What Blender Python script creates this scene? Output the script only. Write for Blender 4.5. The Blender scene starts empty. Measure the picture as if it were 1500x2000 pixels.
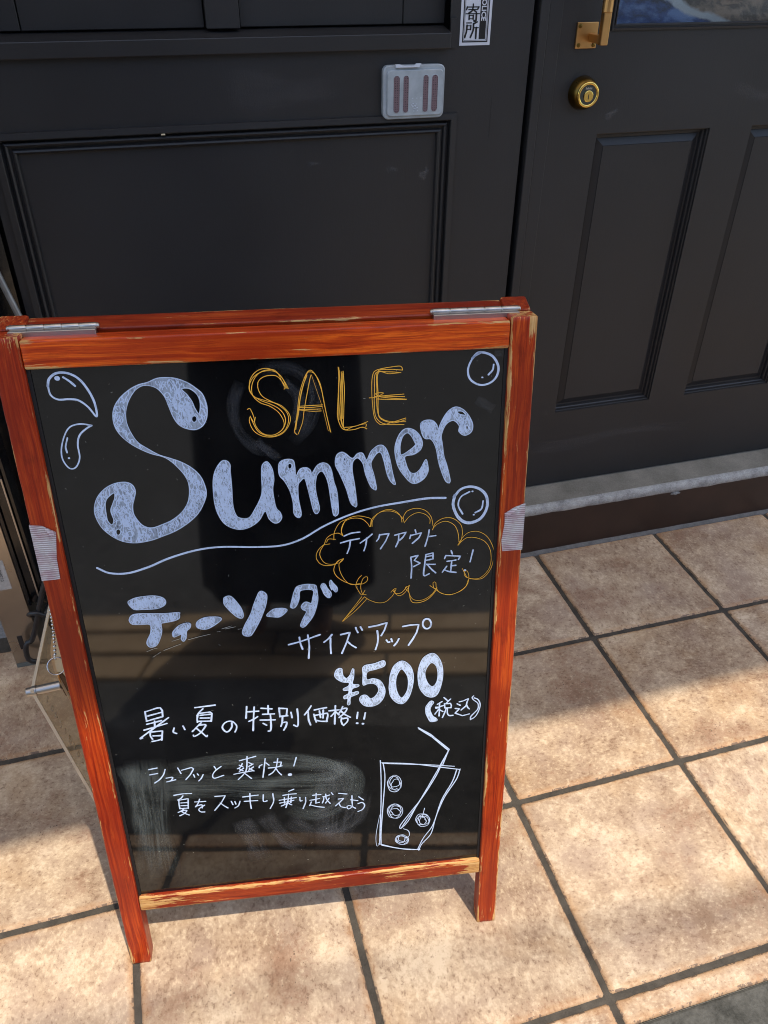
import bpy, bmesh, math, random
from mathutils import Vector, Matrix, noise
from mathutils.geometry import tessellate_polygon

# ------------------------------------------------------------------ camera, sky, sun
scene = bpy.context.scene
COL = scene.collection
CAM_LOC = [-0.75005, -1.02227, 1.1762]
CAM_ROT = [[0.961152, 0.155544, -0.22802], [-0.275891, 0.566678, -0.776376], [0.008453, 0.809124, 0.587577]]
CAM_F = 1579.000
BOARD_O = [-0.67355, -0.44763, 0.0]
BOARD_U = [0.987768, -0.155933, 0.0]
BOARD_V = [0.026273, 0.166427, 0.985704]
BOARD_N = [-0.153703, -0.973646, 0.168488]
BW, BH, BS, BRT, BB1, BB2 = 0.51762, 0.88061, 0.02685, 0.02761, 0.10358, 0.1287

cam_data = bpy.data.cameras.new('camera')
cam_data.sensor_fit = 'VERTICAL'
cam_data.sensor_height = 36.0
cam_data.sensor_width = 27.0
cam_data.lens = CAM_F / 2000.0 * 36.0
cam_data.clip_start = 0.01
cam_data.clip_end = 500
cam = bpy.data.objects.new('camera', cam_data)
COL.objects.link(cam)
cam.matrix_world = Matrix.Translation(CAM_LOC) @ Matrix(CAM_ROT).to_4x4()
scene.camera = cam

SUN_DIR = Vector((0.017, -0.039, 0.102)).normalized()
world = bpy.data.worlds.new('World')
scene.world = world
world.use_nodes = True
wn = world.node_tree.nodes
sky = wn.new('ShaderNodeTexSky')
sky.sky_type = 'NISHITA'
sky.sun_disc = False
sky.sun_elevation = math.asin(SUN_DIR.z)
sky.sun_rotation = math.atan2(SUN_DIR.x, SUN_DIR.y)
sky.air_density = 1.0
sky.dust_density = 1.0
wn['Background'].inputs['Strength'].default_value = 0.15
world.node_tree.links.new(sky.outputs[0], wn['Background'].inputs[0])
sun_data = bpy.data.lights.new('sun', 'SUN')
sun_data.energy = 2.15
sun_data.angle = math.radians(0.55)
sun_data.color = (1.0, 0.90, 0.75)
sun = bpy.data.objects.new('sun', sun_data)
COL.objects.link(sun)
sun.rotation_euler = (-SUN_DIR).to_track_quat('-Z', 'Y').to_euler()
scene.view_settings.view_transform = 'Standard'
scene.view_settings.look = 'None'
scene.view_settings.gamma = 1
scene.view_settings.exposure = 1.12
scene.cycles.max_bounces = 8
scene.cycles.filter_width = 1.05
scene.render.filter_size = 1.05

# ------------------------------------------------------------------ helpers
def tag(o, label=None, cat=None, group=None, kind=None):
    if label: o['label'] = label
    if cat: o['category'] = cat
    if group: o['group'] = group
    if kind: o['kind'] = kind
    return o

def empty(name, loc=(0, 0, 0), label=None, cat=None, group=None):
    o = bpy.data.objects.new(name, None)
    o.empty_display_size = 0.05
    COL.objects.link(o)
    o.location = loc
    return tag(o, label, cat, group)

def link_mesh(name, me, mat, parent=None, matrix=None, smooth=False):
    o = bpy.data.objects.new(name, me)
    COL.objects.link(o)
    if mat:
        for m in (mat if isinstance(mat, (list, tuple)) else [mat]):
            me.materials.append(m)
    if parent:
        o.parent = parent
        pm = Matrix.Translation(parent.location) if parent.rotation_mode != 'QUATERNION' and parent.parent is None and not parent.get('_mx') else None
        if pm is not None:
            o.matrix_parent_inverse = pm.inverted()
    if matrix is not None:
        o.matrix_basis = matrix
    if smooth:
        for p in me.polygons: p.use_smooth = True
    return o

def obj(name, bm, mat, parent=None, matrix=None, smooth=False, recalc=True):
    if recalc:
        bmesh.ops.recalc_face_normals(bm, faces=bm.faces[:])
    me = bpy.data.meshes.new(name)
    bm.to_mesh(me)
    bm.free()
    return link_mesh(name, me, mat, parent, matrix, smooth)

def add_box(bm, x0, x1, y0, y1, z0, z1, bevel=0.0, seg=2):
    r = bmesh.ops.create_cube(bm, size=1)
    vs = r['verts']
    for v in vs:
        v.co = Vector(((x0 + x1) / 2 + v.co.x * (x1 - x0), (y0 + y1) / 2 + v.co.y * (y1 - y0), (z0 + z1) / 2 + v.co.z * (z1 - z0)))
    if bevel:
        es = list({e for v in vs for e in v.link_edges})
        bmesh.ops.bevel(bm, geom=es, offset=bevel, segments=seg, profile=0.5, affect='EDGES')
    return bm

def box(*a, **k):
    return add_box(bmesh.new(), *a, **k)

def add_tube(bm, pts, r, seg=12, caps=True):
    pts = [Vector(p) for p in pts]
    rr = r if isinstance(r, (list, tuple)) else [r] * len(pts)
    rings = []
    t0 = (pts[1] - pts[0]).normalized()
    ref = Vector((0, 0, 1)) if abs(t0.z) < 0.9 else Vector((1, 0, 0))
    nrm = t0.cross(ref).normalized()
    for i, p in enumerate(pts):
        if i == 0: t = pts[1] - pts[0]
        elif i == len(pts) - 1: t = pts[-1] - pts[-2]
        else: t = (pts[i + 1] - pts[i]).normalized() + (pts[i] - pts[i - 1]).normalized()
        t.normalize()
        nrm = (nrm - t * nrm.dot(t)).normalized()
        bn = t.cross(nrm)
        rings.append([bm.verts.new(p + rr[i] * (math.cos(2 * math.pi * k / seg) * nrm + math.sin(2 * math.pi * k / seg) * bn)) for k in range(seg)])
    for a, b in zip(rings, rings[1:]):
        for k in range(seg):
            bm.faces.new((a[k], a[(k + 1) % seg], b[(k + 1) % seg], b[k]))
    if caps:
        bm.faces.new(rings[0]); bm.faces.new(rings[-1])
    return bm

def tube(pts, r, seg=12, caps=True):
    return add_tube(bmesh.new(), pts, r, seg, caps)

def add_lathe(bm, prof, origin, axis, seg=32):
    """prof: (radius, distance along axis)"""
    axis = Vector(axis).normalized()
    q = Vector((0, 0, 1)).rotation_difference(axis)
    rings = []
    for r, h in prof:
        if r < 1e-6:
            rings.append([bm.verts.new(Vector(origin) + axis * h)])
        else:
            rings.append([bm.verts.new(Vector(origin) + q @ Vector((r * math.cos(2 * math.pi * k / seg), r * math.sin(2 * math.pi * k / seg), h))) for k in range(seg)])
    for a, b in zip(rings, rings[1:]):
        for k in range(seg):
            A = [a[k % len(a)]] if len(a) == 1 else [a[k], a[(k + 1) % seg]]
            B = [b[k % len(b)]] if len(b) == 1 else [b[(k + 1) % seg], b[k]]
            f = A + B
            if len(f) >= 3:
                bm.faces.new(f)
    return bm

def catmull(pts, step):
    P = [Vector(p) for p in pts]
    if len(P) == 2:
        P = [P[0], (P[0] + P[1]) / 2, P[1]]
    Q = [2 * P[0] - P[1]] + P + [2 * P[-1] - P[-2]]
    out = []
    for i in range(1, len(Q) - 2):
        p0, p1, p2, p3 = Q[i - 1:i + 3]
        n = max(1, int((p2 - p1).length / step))
        for k in range(n):
            t = k / n
            out.append(0.5 * (2 * p1 + (p2 - p0) * t + (2 * p0 - 5 * p1 + 4 * p2 - p3) * t * t + (3 * p1 - p0 - 3 * p2 + p3) * t ** 3))
    out.append(P[-1])
    return out

def linear(pts, step):
    P = [Vector(p) for p in pts]
    out = []
    for a, b in zip(P, P[1:]):
        n = max(1, int((b - a).length / step))
        out += [a.lerp(b, k / n) for k in range(n)]
    out.append(P[-1])
    return out

def ribbon_faces(bm, pts, w, z, cap=True, wfun=None, uvl=None):
    n = len(pts)
    L, Rr = [], []
    for i, p in enumerate(pts):
        t = (pts[min(n - 1, i + 1)] - pts[max(0, i - 1)])
        if t.length < 1e-9: t = Vector((1, 0))
        t.normalize()
        nn = Vector((-t.y, t.x))
        ww = w * .5 * (wfun(i / max(1, n - 1)) if wfun else 1)
        L.append(bm.verts.new((p.x + nn.x * ww, p.y + nn.y * ww, z)))
        Rr.append(bm.verts.new((p.x - nn.x * ww, p.y - nn.y * ww, z)))
    for i in range(n - 1):
        f = bm.faces.new((L[i], Rr[i], Rr[i + 1], L[i + 1]))
        if uvl:
            for lp, uv in zip(f.loops, ((i / (n - 1), 1), (i / (n - 1), 0), ((i + 1) / (n - 1), 0), ((i + 1) / (n - 1), 1))): lp[uvl].uv = uv
    if cap:
        for (p, q, a, b) in ((pts[0], pts[1], L[0], Rr[0]), (pts[-1], pts[-2], Rr[-1], L[-1])):
            d = (p - q)
            if d.length < 1e-9: continue
            d.normalize()
            ww = w * .5
            nn = Vector((-d.y, d.x))
            arc = []
            for k in range(1, 6):
                an = math.pi * k / 6
                arc.append(bm.verts.new((p.x + ww * (math.cos(an) * nn.x * 1 + math.sin(an) * d.x), p.y + ww * (math.cos(an) * nn.y + math.sin(an) * d.y), z)))
            # order a(L side) ... b
            va = a if (Vector((a.co.x, a.co.y)) - (p + nn * ww)).length < (Vector((b.co.x, b.co.y)) - (p + nn * ww)).length else b
            vb = b if va is a else a
            try: bm.faces.new([va] + arc + [vb])
            except ValueError: pass

# ------------------------------------------------------------------ materials
def new_mat(name):
    m = bpy.data.materials.new(name)
    m.use_nodes = True
    nt = m.node_tree
    return m, nt.nodes, nt.links, nt.nodes['Principled BSDF']

def N(nodes, t, **kw):
    n = nodes.new(t)
    for k, v in kw.items():
        if k in n.inputs.keys() if isinstance(k, str) else False:
            n.inputs[k].default_value = v
        else:
            setattr(n, k, v)
    return n

def mathn(nodes, links, op, a, b=None, clamp=False):
    n = nodes.new('ShaderNodeMath'); n.operation = op; n.use_clamp = clamp
    for i, x in enumerate((a, b)):
        if x is None: continue
        if isinstance(x, (int, float)): n.inputs[i].default_value = x
        else: links.new(x, n.inputs[i])
    return n.outputs[0]

def ramp(nodes, links, fac, stops):
    n = nodes.new('ShaderNodeValToRGB')
    el = n.color_ramp.elements
    while len(el) < len(stops): el.new(0.5)
    for e, (p, c) in zip(el, stops):
        e.position = p
        e.color = (*c, 1) if len(c) == 3 else c
    links.new(fac, n.inputs[0])
    return n.outputs[0]

def mixc(nodes, links, fac, a, b, mode='MIX'):
    n = nodes.new('ShaderNodeMix'); n.data_type = 'RGBA'; n.blend_type = mode
    for i, x in ((0, fac), (6, a), (7, b)):
        if isinstance(x, (int, float)): n.inputs[i].default_value = x
        elif isinstance(x, (tuple, list)): n.inputs[i].default_value = (*x[:3], 1)
        else: links.new(x, n.inputs[i])
    return n.outputs[2]

def noisen(nodes, links, vec, scale, detail=4, rough=0.55, w=None):
    n = nodes.new('ShaderNodeTexNoise')
    n.inputs['Scale'].default_value = scale
    n.inputs['Detail'].default_value = detail
    n.inputs['Roughness'].default_value = rough
    if w is not None:
        n.noise_dimensions = '4D'
        links.new(w, n.inputs['W'])
    if vec is not None: links.new(vec, n.inputs['Vector'])
    return n.outputs['Fac']

def mapping(nodes, links, vec, scale=(1, 1, 1), loc=(0, 0, 0), rot=(0, 0, 0)):
    n = nodes.new('ShaderNodeMapping')
    n.inputs['Scale'].default_value = scale
    n.inputs['Location'].default_value = loc
    n.inputs['Rotation'].default_value = rot
    links.new(vec, n.inputs['Vector'])
    return n.outputs[0]

def coord(nodes, which='Object'):
    return nodes.new('ShaderNodeTexCoord').outputs[which]

def bump(nodes, links, height, bsdf, strength=0.3, dist=0.001, prev=None):
    n = nodes.new('ShaderNodeBump')
    n.inputs['Strength'].default_value = strength
    n.inputs['Distance'].default_value = dist
    links.new(height, n.inputs['Height'])
    if prev: links.new(prev, n.inputs['Normal'])
    links.new(n.outputs[0], bsdf.inputs['Normal'])
    return n.outputs[0]

def simple_mat(name, color, rough=0.5, metal=0.0, var=0.15, nscale=20, bumps=0.0, bscale=200, spec=0.5, coat=0.0):
    m, n, l, b = new_mat(name)
    c = coord(n)
    f = noisen(n, l, c, nscale)
    col = ramp(n, l, f, [(0.25, tuple(x * (1 - var) for x in color)), (0.75, tuple(min(1, x * (1 + var)) for x in color))])
    l.new(col, b.inputs['Base Color'])
    b.inputs['Roughness'].default_value = rough
    b.inputs['Metallic'].default_value = metal
    b.inputs['Specular IOR Level'].default_value = spec
    b.inputs['Coat Weight'].default_value = coat
    r = noisen(n, l, c, nscale * 2.3)
    l.new(mathn(n, l, 'MULTIPLY_ADD', r, 0.2) if False else mathn(n, l, 'ADD', mathn(n, l, 'MULTIPLY', r, 0.18), max(0.0, rough - 0.09)), b.inputs['Roughness'])
    if bumps:
        bump(n, l, noisen(n, l, c, bscale, 5), b, bumps, 0.001)
    return m

def mat_black_paint():
    m, n, l, b = new_mat('charcoal_paint')
    c = coord(n)
    f = noisen(n, l, c, 4.0, 6)
    fine = noisen(n, l, mapping(n, l, c, (300, 300, 25)), 1.0, 3)
    mott = noisen(n, l, c, 420, 3)
    col = ramp(n, l, f, [(0.3, (0.0160, 0.0152, 0.0160)), (0.7, (0.0210, 0.0200, 0.0208))])
    # rubbed dusty spots
    sp = ramp(n, l, noisen(n, l, mapping(n, l, c, (9, 9, 9), (3, 1, 7)), 1.0, 8, 0.7), [(0.66, (0, 0, 0)), (0.8, (1, 1, 1))])
    col = mixc(n, l, mathn(n, l, 'MULTIPLY', sp, 0.16), col, (0.12, 0.12, 0.125))
    l.new(col, b.inputs['Base Color'])
    b.inputs['Specular IOR Level'].default_value = 0.42
    l.new(mathn(n, l, 'ADD', mathn(n, l, 'MULTIPLY', f, 0.14), 0.38), b.inputs['Roughness'])
    dent = noisen(n, l, mapping(n, l, c, (14, 14, 5)), 1.0, 4, 0.6)
    h = mathn(n, l, 'ADD', mathn(n, l, 'ADD', mathn(n, l, 'MULTIPLY', fine, 0.6), mott), mathn(n, l, 'MULTIPLY', dent, 2.5))
    bump(n, l, h, b, 0.18, 0.0006)
    return m

def mat_wood():
    m, n, l, b = new_mat('worn_red_stained_wood')
    info = n.new('ShaderNodeObjectInfo')
    at = n.new('ShaderNodeAttribute'); at.attribute_name = 'edge'
    ae = n.new('ShaderNodeAttribute'); ae.attribute_name = 'endd'
    aw = n.new('ShaderNodeAttribute'); aw.attribute_name = 'wear'
    c0 = coord(n)
    off = n.new('ShaderNodeVectorMath'); off.operation = 'ADD'
    cmb = n.new('ShaderNodeCombineXYZ')
    rnd = mathn(n, l, 'MULTIPLY', info.outputs['Random'], 13.0)
    l.new(rnd, cmb.inputs[0]); l.new(rnd, cmb.inputs[1])
    l.new(c0, off.inputs[0]); l.new(cmb.outputs[0], off.inputs[1])
    c = off.outputs[0]
    warp = noisen(n, l, mapping(n, l, c, (5, 25, 25)), 1.0, 2)
    wv = n.new('ShaderNodeVectorMath'); wv.operation = 'ADD'
    cw = n.new('ShaderNodeCombineXYZ')
    l.new(mathn(n, l, 'MULTIPLY', warp, 0.018), cw.inputs[1]); l.new(mathn(n, l, 'MULTIPLY', warp, 0.018), cw.inputs[2])
    l.new(c, wv.inputs[0]); l.new(cw.outputs[0], wv.inputs[1])
    cg = wv.outputs[0]
    grain = noisen(n, l, mapping(n, l, cg, (3.2, 300, 300)), 1.0, 5, 0.65)
    fibre = noisen(n, l, mapping(n, l, cg, (14, 900, 900)), 1.0, 3, 0.6)
    big = noisen(n, l, mapping(n, l, c, (7, 14, 14)), 1.0, 3)
    stain = ramp(n, l, grain, [(0.33, (0.17, 0.015, 0.0045)), (0.48, (0.315, 0.037, 0.0065)), (0.64, (0.47, 0.086, 0.012))])
    stain = mixc(n, l, ramp(n, l, fibre, [(0.36, (0.55, 0.55, 0.55)), (0.50, (0, 0, 0))]), stain, (0.15, 0.012, 0.004))
    stain = mixc(n, l, ramp(n, l, big, [(0.40, (0, 0, 0)), (0.68, (0.85, 0.85, 0.85))]), stain, (0.185, 0.017, 0.005))
    stain = mixc(n, l, 1.0, stain, info.outputs['Color'], 'MULTIPLY')
    bare = ramp(n, l, mathn(n, l, 'ADD', mathn(n, l, 'MULTIPLY', fibre, .5), mathn(n, l, 'MULTIPLY', grain, .5)), [(0.36, (0.26, 0.10, 0.028)), (0.47, (0.50, 0.25, 0.075)), (0.62, (0.66, 0.41, 0.17))])
    # wear mask: long arrises, ends, and along the soft grain
    rag = noisen(n, l, mapping(n, l, c, (38, 420, 420)), 1.0, 6, 0.75)
    rag2 = noisen(n, l, mapping(n, l, c, (13, 55, 55), (4, 2, 9)), 1.0, 3)
    edge = mathn(n, l, 'SUBTRACT', 1.0, mathn(n, l, 'DIVIDE', at.outputs['Fac'], 0.0036), True)
    end = mathn(n, l, 'SUBTRACT', 1.0, mathn(n, l, 'DIVIDE', ae.outputs['Fac'], 0.035), True)
    s = mathn(n, l, 'MULTIPLY', edge, 0.33)
    s = mathn(n, l, 'ADD', s, mathn(n, l, 'MULTIPLY', end, 0.20))
    s = mathn(n, l, 'ADD', s, mathn(n, l, 'MULTIPLY', rag, 0.95))
    s = mathn(n, l, 'ADD', s, mathn(n, l, 'MULTIPLY', rag2, 0.95))
    s = mathn(n, l, 'ADD', s, mathn(n, l, 'MULTIPLY', grain, 0.75))
    s = mathn(n, l, 'ADD', s, aw.outputs['Fac'])
    mr = n.new('ShaderNodeMapRange'); mr.inputs['From Min'].default_value = 1.605; mr.inputs['From Max'].default_value = 1.645
    l.new(s, mr.inputs['Value'])
    mask = mr.outputs[0]
    col = mixc(n, l, mask, stain, bare)
    grime = ramp(n, l, noisen(n, l, mapping(n, l, c, (25, 60, 60), (7, 7, 1)), 1.0, 6, 0.7), [(0.55, (1, 1, 1)), (0.75, (0.55, 0.5, 0.5))])
    col = mixc(n, l, 1.0, col, grime, 'MULTIPLY')
    l.new(col, b.inputs['Base Color'])
    l.new(mathn(n, l, 'ADD', mathn(n, l, 'MULTIPLY', mask, 0.3), mathn(n, l, 'ADD', mathn(n, l, 'MULTIPLY', grain, 0.15), 0.24)), b.inputs['Roughness'])
    b.inputs['Specular IOR Level'].default_value = 0.30
    h = mathn(n, l, 'SUBTRACT', mathn(n, l, 'MULTIPLY', grain, 0.5), mathn(n, l, 'MULTIPLY', mask, 0.6))
    bump(n, l, h, b, 0.35, 0.0006)
    return m

def mat_glossy_panel():
    m, n, l, b = new_mat('glossy_black_marker_panel')
    c = coord(n)
    dust = ramp(n, l, noisen(n, l, mapping(n, l, c, (6, 6, 6)), 1.0, 8, 0.65), [(0.45, (0.0035, 0.0035, 0.004)), (0.8, (0.011, 0.011, 0.011))])
    l.new(dust, b.inputs['Base Color'])
    l.new(mathn(n, l, 'ADD', mathn(n, l, 'MULTIPLY', noisen(n, l, c, 9, 5), 0.05), 0.022), b.inputs['Roughness'])
    b.inputs['Specular IOR Level'].default_value = 0.58
    h = noisen(n, l, c, 3.2, 1.0)
    bump(n, l, h, b, 0.35, 0.004)
    return m

def mat_paint_pen(name, color, streak=0.0, low=0.6):
    m, n, l, b = new_mat(name)
    c = coord(n)
    f = noisen(n, l, c, 90, 4, 0.7)
    g = noisen(n, l, mapping(n, l, c, (500, 160, 300), (0, 0, 0), (0, 0, 0.6)), 1.0, 3)
    s = mathn(n, l, 'ADD', mathn(n, l, 'MULTIPLY', f, 0.6), mathn(n, l, 'MULTIPLY', g, 0.5))
    col = ramp(n, l, s, [(0.35, tuple(x * low for x in color)), (0.62, color)])
    l.new(col, b.inputs['Base Color'])
    b.inputs['Roughness'].default_value = 0.5
    if streak:
        al = ramp(n, l, s, [(0.34, (1 - streak,) * 3), (0.52, (1, 1, 1))])
        l.new(al, b.inputs['Alpha'])
    return m

def mat_smear(name, color, amount, n_streaks, thr=(0.42, 0.75)):
    m, n, l, b = new_mat(name)
    uv = n.new('ShaderNodeUVMap').outputs[0]
    sep = n.new('ShaderNodeSeparateXYZ'); l.new(uv, sep.inputs[0])
    u, v = sep.outputs[0], sep.outputs[1]
    st = noisen(n, l, mapping(n, l, uv, (2.5, n_streaks, 1)), 1.0, 5, 0.65)
    cl = noisen(n, l, mapping(n, l, coord(n), (28, 28, 28)), 1.0, 4)
    ed = mathn(n, l, 'MULTIPLY', mathn(n, l, 'SUBTRACT', 1.0, v), v)
    ed = mathn(n, l, 'MULTIPLY', ed, 5.0, True)
    us = ramp(n, l, u, [(0.0, (0, 0, 0)), (0.12, (1, 1, 1)), (0.8, (1, 1, 1)), (1.0, (0, 0, 0))])
    s = mathn(n, l, 'ADD', mathn(n, l, 'MULTIPLY', st, 0.8), mathn(n, l, 'MULTIPLY', cl, 0.3))
    a = ramp(n, l, s, [(thr[0], (0, 0, 0)), (thr[1], (1, 1, 1))])
    a = mathn(n, l, 'MULTIPLY', a, ed)
    a = mathn(n, l, 'MULTIPLY', a, us)
    a = mathn(n, l, 'MULTIPLY', a, amount)
    l.new(a, b.inputs['Alpha'])
    b.inputs['Base Color'].default_value = (*color, 1)
    b.inputs['Roughness'].default_value = 0.75
    return m

def mat_tile():
    m, n, l, b = new_mat('mottled_sandstone_tile')
    geo = n.new('ShaderNodeNewGeometry')
    rnd = mathn(n, l, 'MULTIPLY', geo.outputs['Random Per Island'], 40.0)
    uvn = n.new('ShaderNodeUVMap').outputs[0]      # metres from the tile's corner, z unused
    sep = n.new('ShaderNodeSeparateXYZ'); l.new(uvn, sep.inputs[0])
    c = uvn
    big = noisen(n, l, c, 6.5, 4, 0.6, rnd)
    mid = noisen(n, l, c, 30, 6, 0.72, rnd)
    fine = noisen(n, l, c, 105, 4, 0.75, rnd)
    grit = noisen(n, l, mapping(n, l, c, (1, .7, 1), (0, 0, 0), (0, 0, .5)), 190, 3, 0.7, rnd)
    bias = mathn(n, l, 'MULTIPLY', mathn(n, l, 'SUBTRACT', big, 0.5), 0.55)
    tone = mathn(n, l, 'ADD', mathn(n, l, 'ADD', mathn(n, l, 'ADD', mathn(n, l, 'MULTIPLY', mid, 0.42), mathn(n, l, 'MULTIPLY', grit, 0.20)), mathn(n, l, 'MULTIPLY', fine, 0.38)), bias)
    col = ramp(n, l, tone, [(0.38, (0.29, 0.192, 0.125)), (0.455, (0.395, 0.284, 0.190)), (0.51, (0.475, 0.355, 0.242)), (0.555, (0.555, 0.428, 0.297)), (0.62, (0.68, 0.55, 0.395))])
    # greyish and ochre drifts
    drift = noisen(n, l, mapping(n, l, c, (1, 1, 1), (9, 4, 2)), 9, 3, 0.6, rnd)
    col = mixc(n, l, mathn(n, l, 'MULTIPLY', ramp(n, l, drift, [(0.50, (0, 0, 0)), (0.66, (1, 1, 1))]), 0.6), col, (0.36, 0.262, 0.20))
    col = mixc(n, l, mathn(n, l, 'MULTIPLY', ramp(n, l, drift, [(0.34, (1, 1, 1)), (0.46, (0, 0, 0))]), 0.35), col, (0.50, 0.335, 0.185))
    # short dark and pale flecks
    flk = ramp(n, l, mathn(n, l, 'ADD', mathn(n, l, 'MULTIPLY', grit, 0.7), mathn(n, l, 'MULTIPLY', mid, 0.3)), [(0.405, (1, 1, 1)), (0.44, (0, 0, 0))])
    col = mixc(n, l, mathn(n, l, 'MULTIPLY', flk, 0.5), col, (0.19, 0.112, 0.070))
    lt = ramp(n, l, mathn(n, l, 'ADD', mathn(n, l, 'MULTIPLY', grit, 0.68), mathn(n, l, 'MULTIPLY', mid, 0.32)), [(0.545, (0, 0, 0)), (0.59, (1, 1, 1))])
    col = mixc(n, l, mathn(n, l, 'MULTIPLY', lt, 0.42), col, (0.66, 0.53, 0.37))
    # rusty patches
    rp = noisen(n, l, mapping(n, l, c, (1, 1, 1), (5, 3, 1)), 8.5, 3, 0.6, rnd)
    rs = mathn(n, l, 'ADD', mathn(n, l, 'MULTIPLY', rp, 0.60), mathn(n, l, 'MULTIPLY', fine, 0.50))
    rust = ramp(n, l, rs, [(0.585, (0, 0, 0)), (0.635, (1, 1, 1))])
    col = mixc(n, l, mathn(n, l, 'MULTIPLY', rust, 0.42), col, (0.21, 0.09, 0.05))
    # pits
    vor = n.new('ShaderNodeTexVoronoi'); vor.voronoi_dimensions = '4D'; vor.inputs['Scale'].default_value = 210
    l.new(c, vor.inputs['Vector']); l.new(rnd, vor.inputs['W'])
    pit_sz = ramp(n, l, mathn(n, l, 'ADD', mathn(n, l, 'MULTIPLY', mid, 0.35), mathn(n, l, 'MULTIPLY', rp, 0.65)), [(0.47, (0.02, 0.02, 0.02)), (0.64, (0.30, 0.30, 0.30))])
    pit = mathn(n, l, 'LESS_THAN', vor.outputs['Distance'], pit_sz)
    col = mixc(n, l, mathn(n, l, 'MULTIPLY', pit, 0.62), col, (0.05, 0.03, 0.023))
    # orange kiln edge
    at = n.new('ShaderNodeAttribute'); at.attribute_name = 'edge'
    ewob = mathn(n, l, 'ADD', at.outputs['Fac'], mathn(n, l, 'MULTIPLY', mathn(n, l, 'SUBTRACT', mid, 0.5), 0.022))
    em = n.new('ShaderNodeMapRange'); em.inputs['From Min'].default_value = 0.0115; em.inputs['From Max'].default_value = 0.0030
    l.new(ewob, em.inputs['Value'])
    col = mixc(n, l, mathn(n, l, 'MULTIPLY', mathn(n, l, 'MULTIPLY', em.outputs[0], mathn(n, l, 'ADD', mathn(n, l, 'MULTIPLY', fine, 0.9), 0.1)), 0.62), col, (0.43, 0.215, 0.075))
    chip = mathn(n, l, 'MULTIPLY', mathn(n, l, 'LESS_THAN', at.outputs['Fac'], 0.0032), mathn(n, l, 'GREATER_THAN', mathn(n, l, 'ADD', mathn(n, l, 'MULTIPLY', mid, .5), mathn(n, l, 'MULTIPLY', fine, .5)), 0.52))
    col = mixc(n, l, mathn(n, l, 'MULTIPLY', chip, 0.75), col, (0.10, 0.07, 0.055))
    tint = ramp(n, l, geo.outputs['Random Per Island'], [(0.0, (0.90, 0.88, 0.86)), (0.35, (1.0, 0.98, 0.97)), (0.7, (1.04, 1.04, 1.05)), (1.0, (0.97, 0.93, 0.88))])
    col = mixc(n, l, 1.0, col, tint, 'MULTIPLY')
    l.new(col, b.inputs['Base Color'])
    b.inputs['Roughness'].default_value = 0.62
    b.inputs['Specular IOR Level'].default_value = 0.35
    h = mathn(n, l, 'ADD', mathn(n, l, 'MULTIPLY', mid, 1.2), mathn(n, l, 'ADD', mathn(n, l, 'MULTIPLY', fine, 0.7), mathn(n, l, 'MULTIPLY', grit, 0.25)))
    h = mathn(n, l, 'SUBTRACT', h, mathn(n, l, 'MULTIPLY', pit, 0.5))
    bump(n, l, h, b, 0.42, 0.0016)
    return m

def mat_concrete(name, a, bcol, scale=12, bumpd=0.0012, strength=0.5, fine=300):
    m, n, l, b = new_mat(name)
    c = coord(n)
    f = noisen(n, l, c, scale, 7, 0.68)
    g = noisen(n, l, c, fine, 4, 0.7)
    s = mathn(n, l, 'ADD', mathn(n, l, 'MULTIPLY', f, 0.65), mathn(n, l, 'MULTIPLY', g, 0.35))
    l.new(ramp(n, l, s, [(0.35, a), (0.62, bcol)]), b.inputs['Base Color'])
    b.inputs['Roughness'].default_value = 0.8
    b.inputs['Specular IOR Level'].default_value = 0.3
    bump(n, l, s, b, strength, bumpd)
    return m

PAINT = mat_black_paint()
WOOD = mat_wood()
PANEL = mat_glossy_panel()
PEN_W = mat_paint_pen('white_marker_line', (0.57, 0.675, 0.87), 0.22, 0.8)
PEN_F = mat_paint_pen('white_marker_fill', (0.33, 0.39, 0.49), 0.6, 0.6)
PEN_O = mat_paint_pen('orange_marker_line', (0.98, 0.50, 0.055), 0.0, 0.8)
PEN_D = mat_paint_pen('dry_marker_scratch', (0.45, 0.45, 0.40), 0.8, 0.7)
SMEAR = mat_smear('wiped_marker_film', (0.40, 0.46, 0.44), 0.125, 15, (0.43, 0.64))
SMEAR_F = mat_smear('faint_wiped_marker_film', (0.40, 0.41, 0.44), 0.09, 12, (0.42, 0.68))
TILE = mat_tile()
GROUT = mat_concrete('dark_grout', (0.030, 0.026, 0.021), (0.085, 0.073, 0.058), 34, 0.001, 0.5, 700)
GROUT_L = mat_concrete('grey_grout_bead', (0.085, 0.08, 0.075), (0.17, 0.16, 0.15), 60, 0.001, 0.5, 700)
ASPHALT = mat_concrete('asphalt', (0.07, 0.07, 0.063), (0.22, 0.215, 0.20), 40, 0.004, 0.8, 220)
SILL_M = mat_concrete('bare_concrete', (0.13, 0.12, 0.098), (0.27, 0.25, 0.21), 9, 0.0008, 0.4)
NOSE_M = mat_concrete('scuffed_pale_nosing', (0.17, 0.165, 0.155), (0.46, 0.45, 0.43), 34, 0.004, 0.9)
RISER_M = simple_mat('dark_brown_riser', (0.030, 0.014, 0.009), 0.42, 0, 0.35, 9, 0.12, 90)
STEEL = simple_mat('brushed_steel', (0.46, 0.43, 0.40), 0.36, 1.0, 0.08, 40)
STEEL_P = simple_mat('stainless_plate', (0.42, 0.38, 0.33), 0.30, 1.0, 0.12, 8, 0.03, 60)
CHROME = simple_mat('polished_chain_metal', (0.62, 0.60, 0.58), 0.14, 1.0, 0.05, 40)
BRASS = simple_mat('satin_brass', (0.60, 0.34, 0.13), 0.36, 1.0, 0.10, 30)
BRASS_P = simple_mat('polished_brass', (0.75, 0.50, 0.13), 0.14, 1.0, 0.06, 30)
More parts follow.
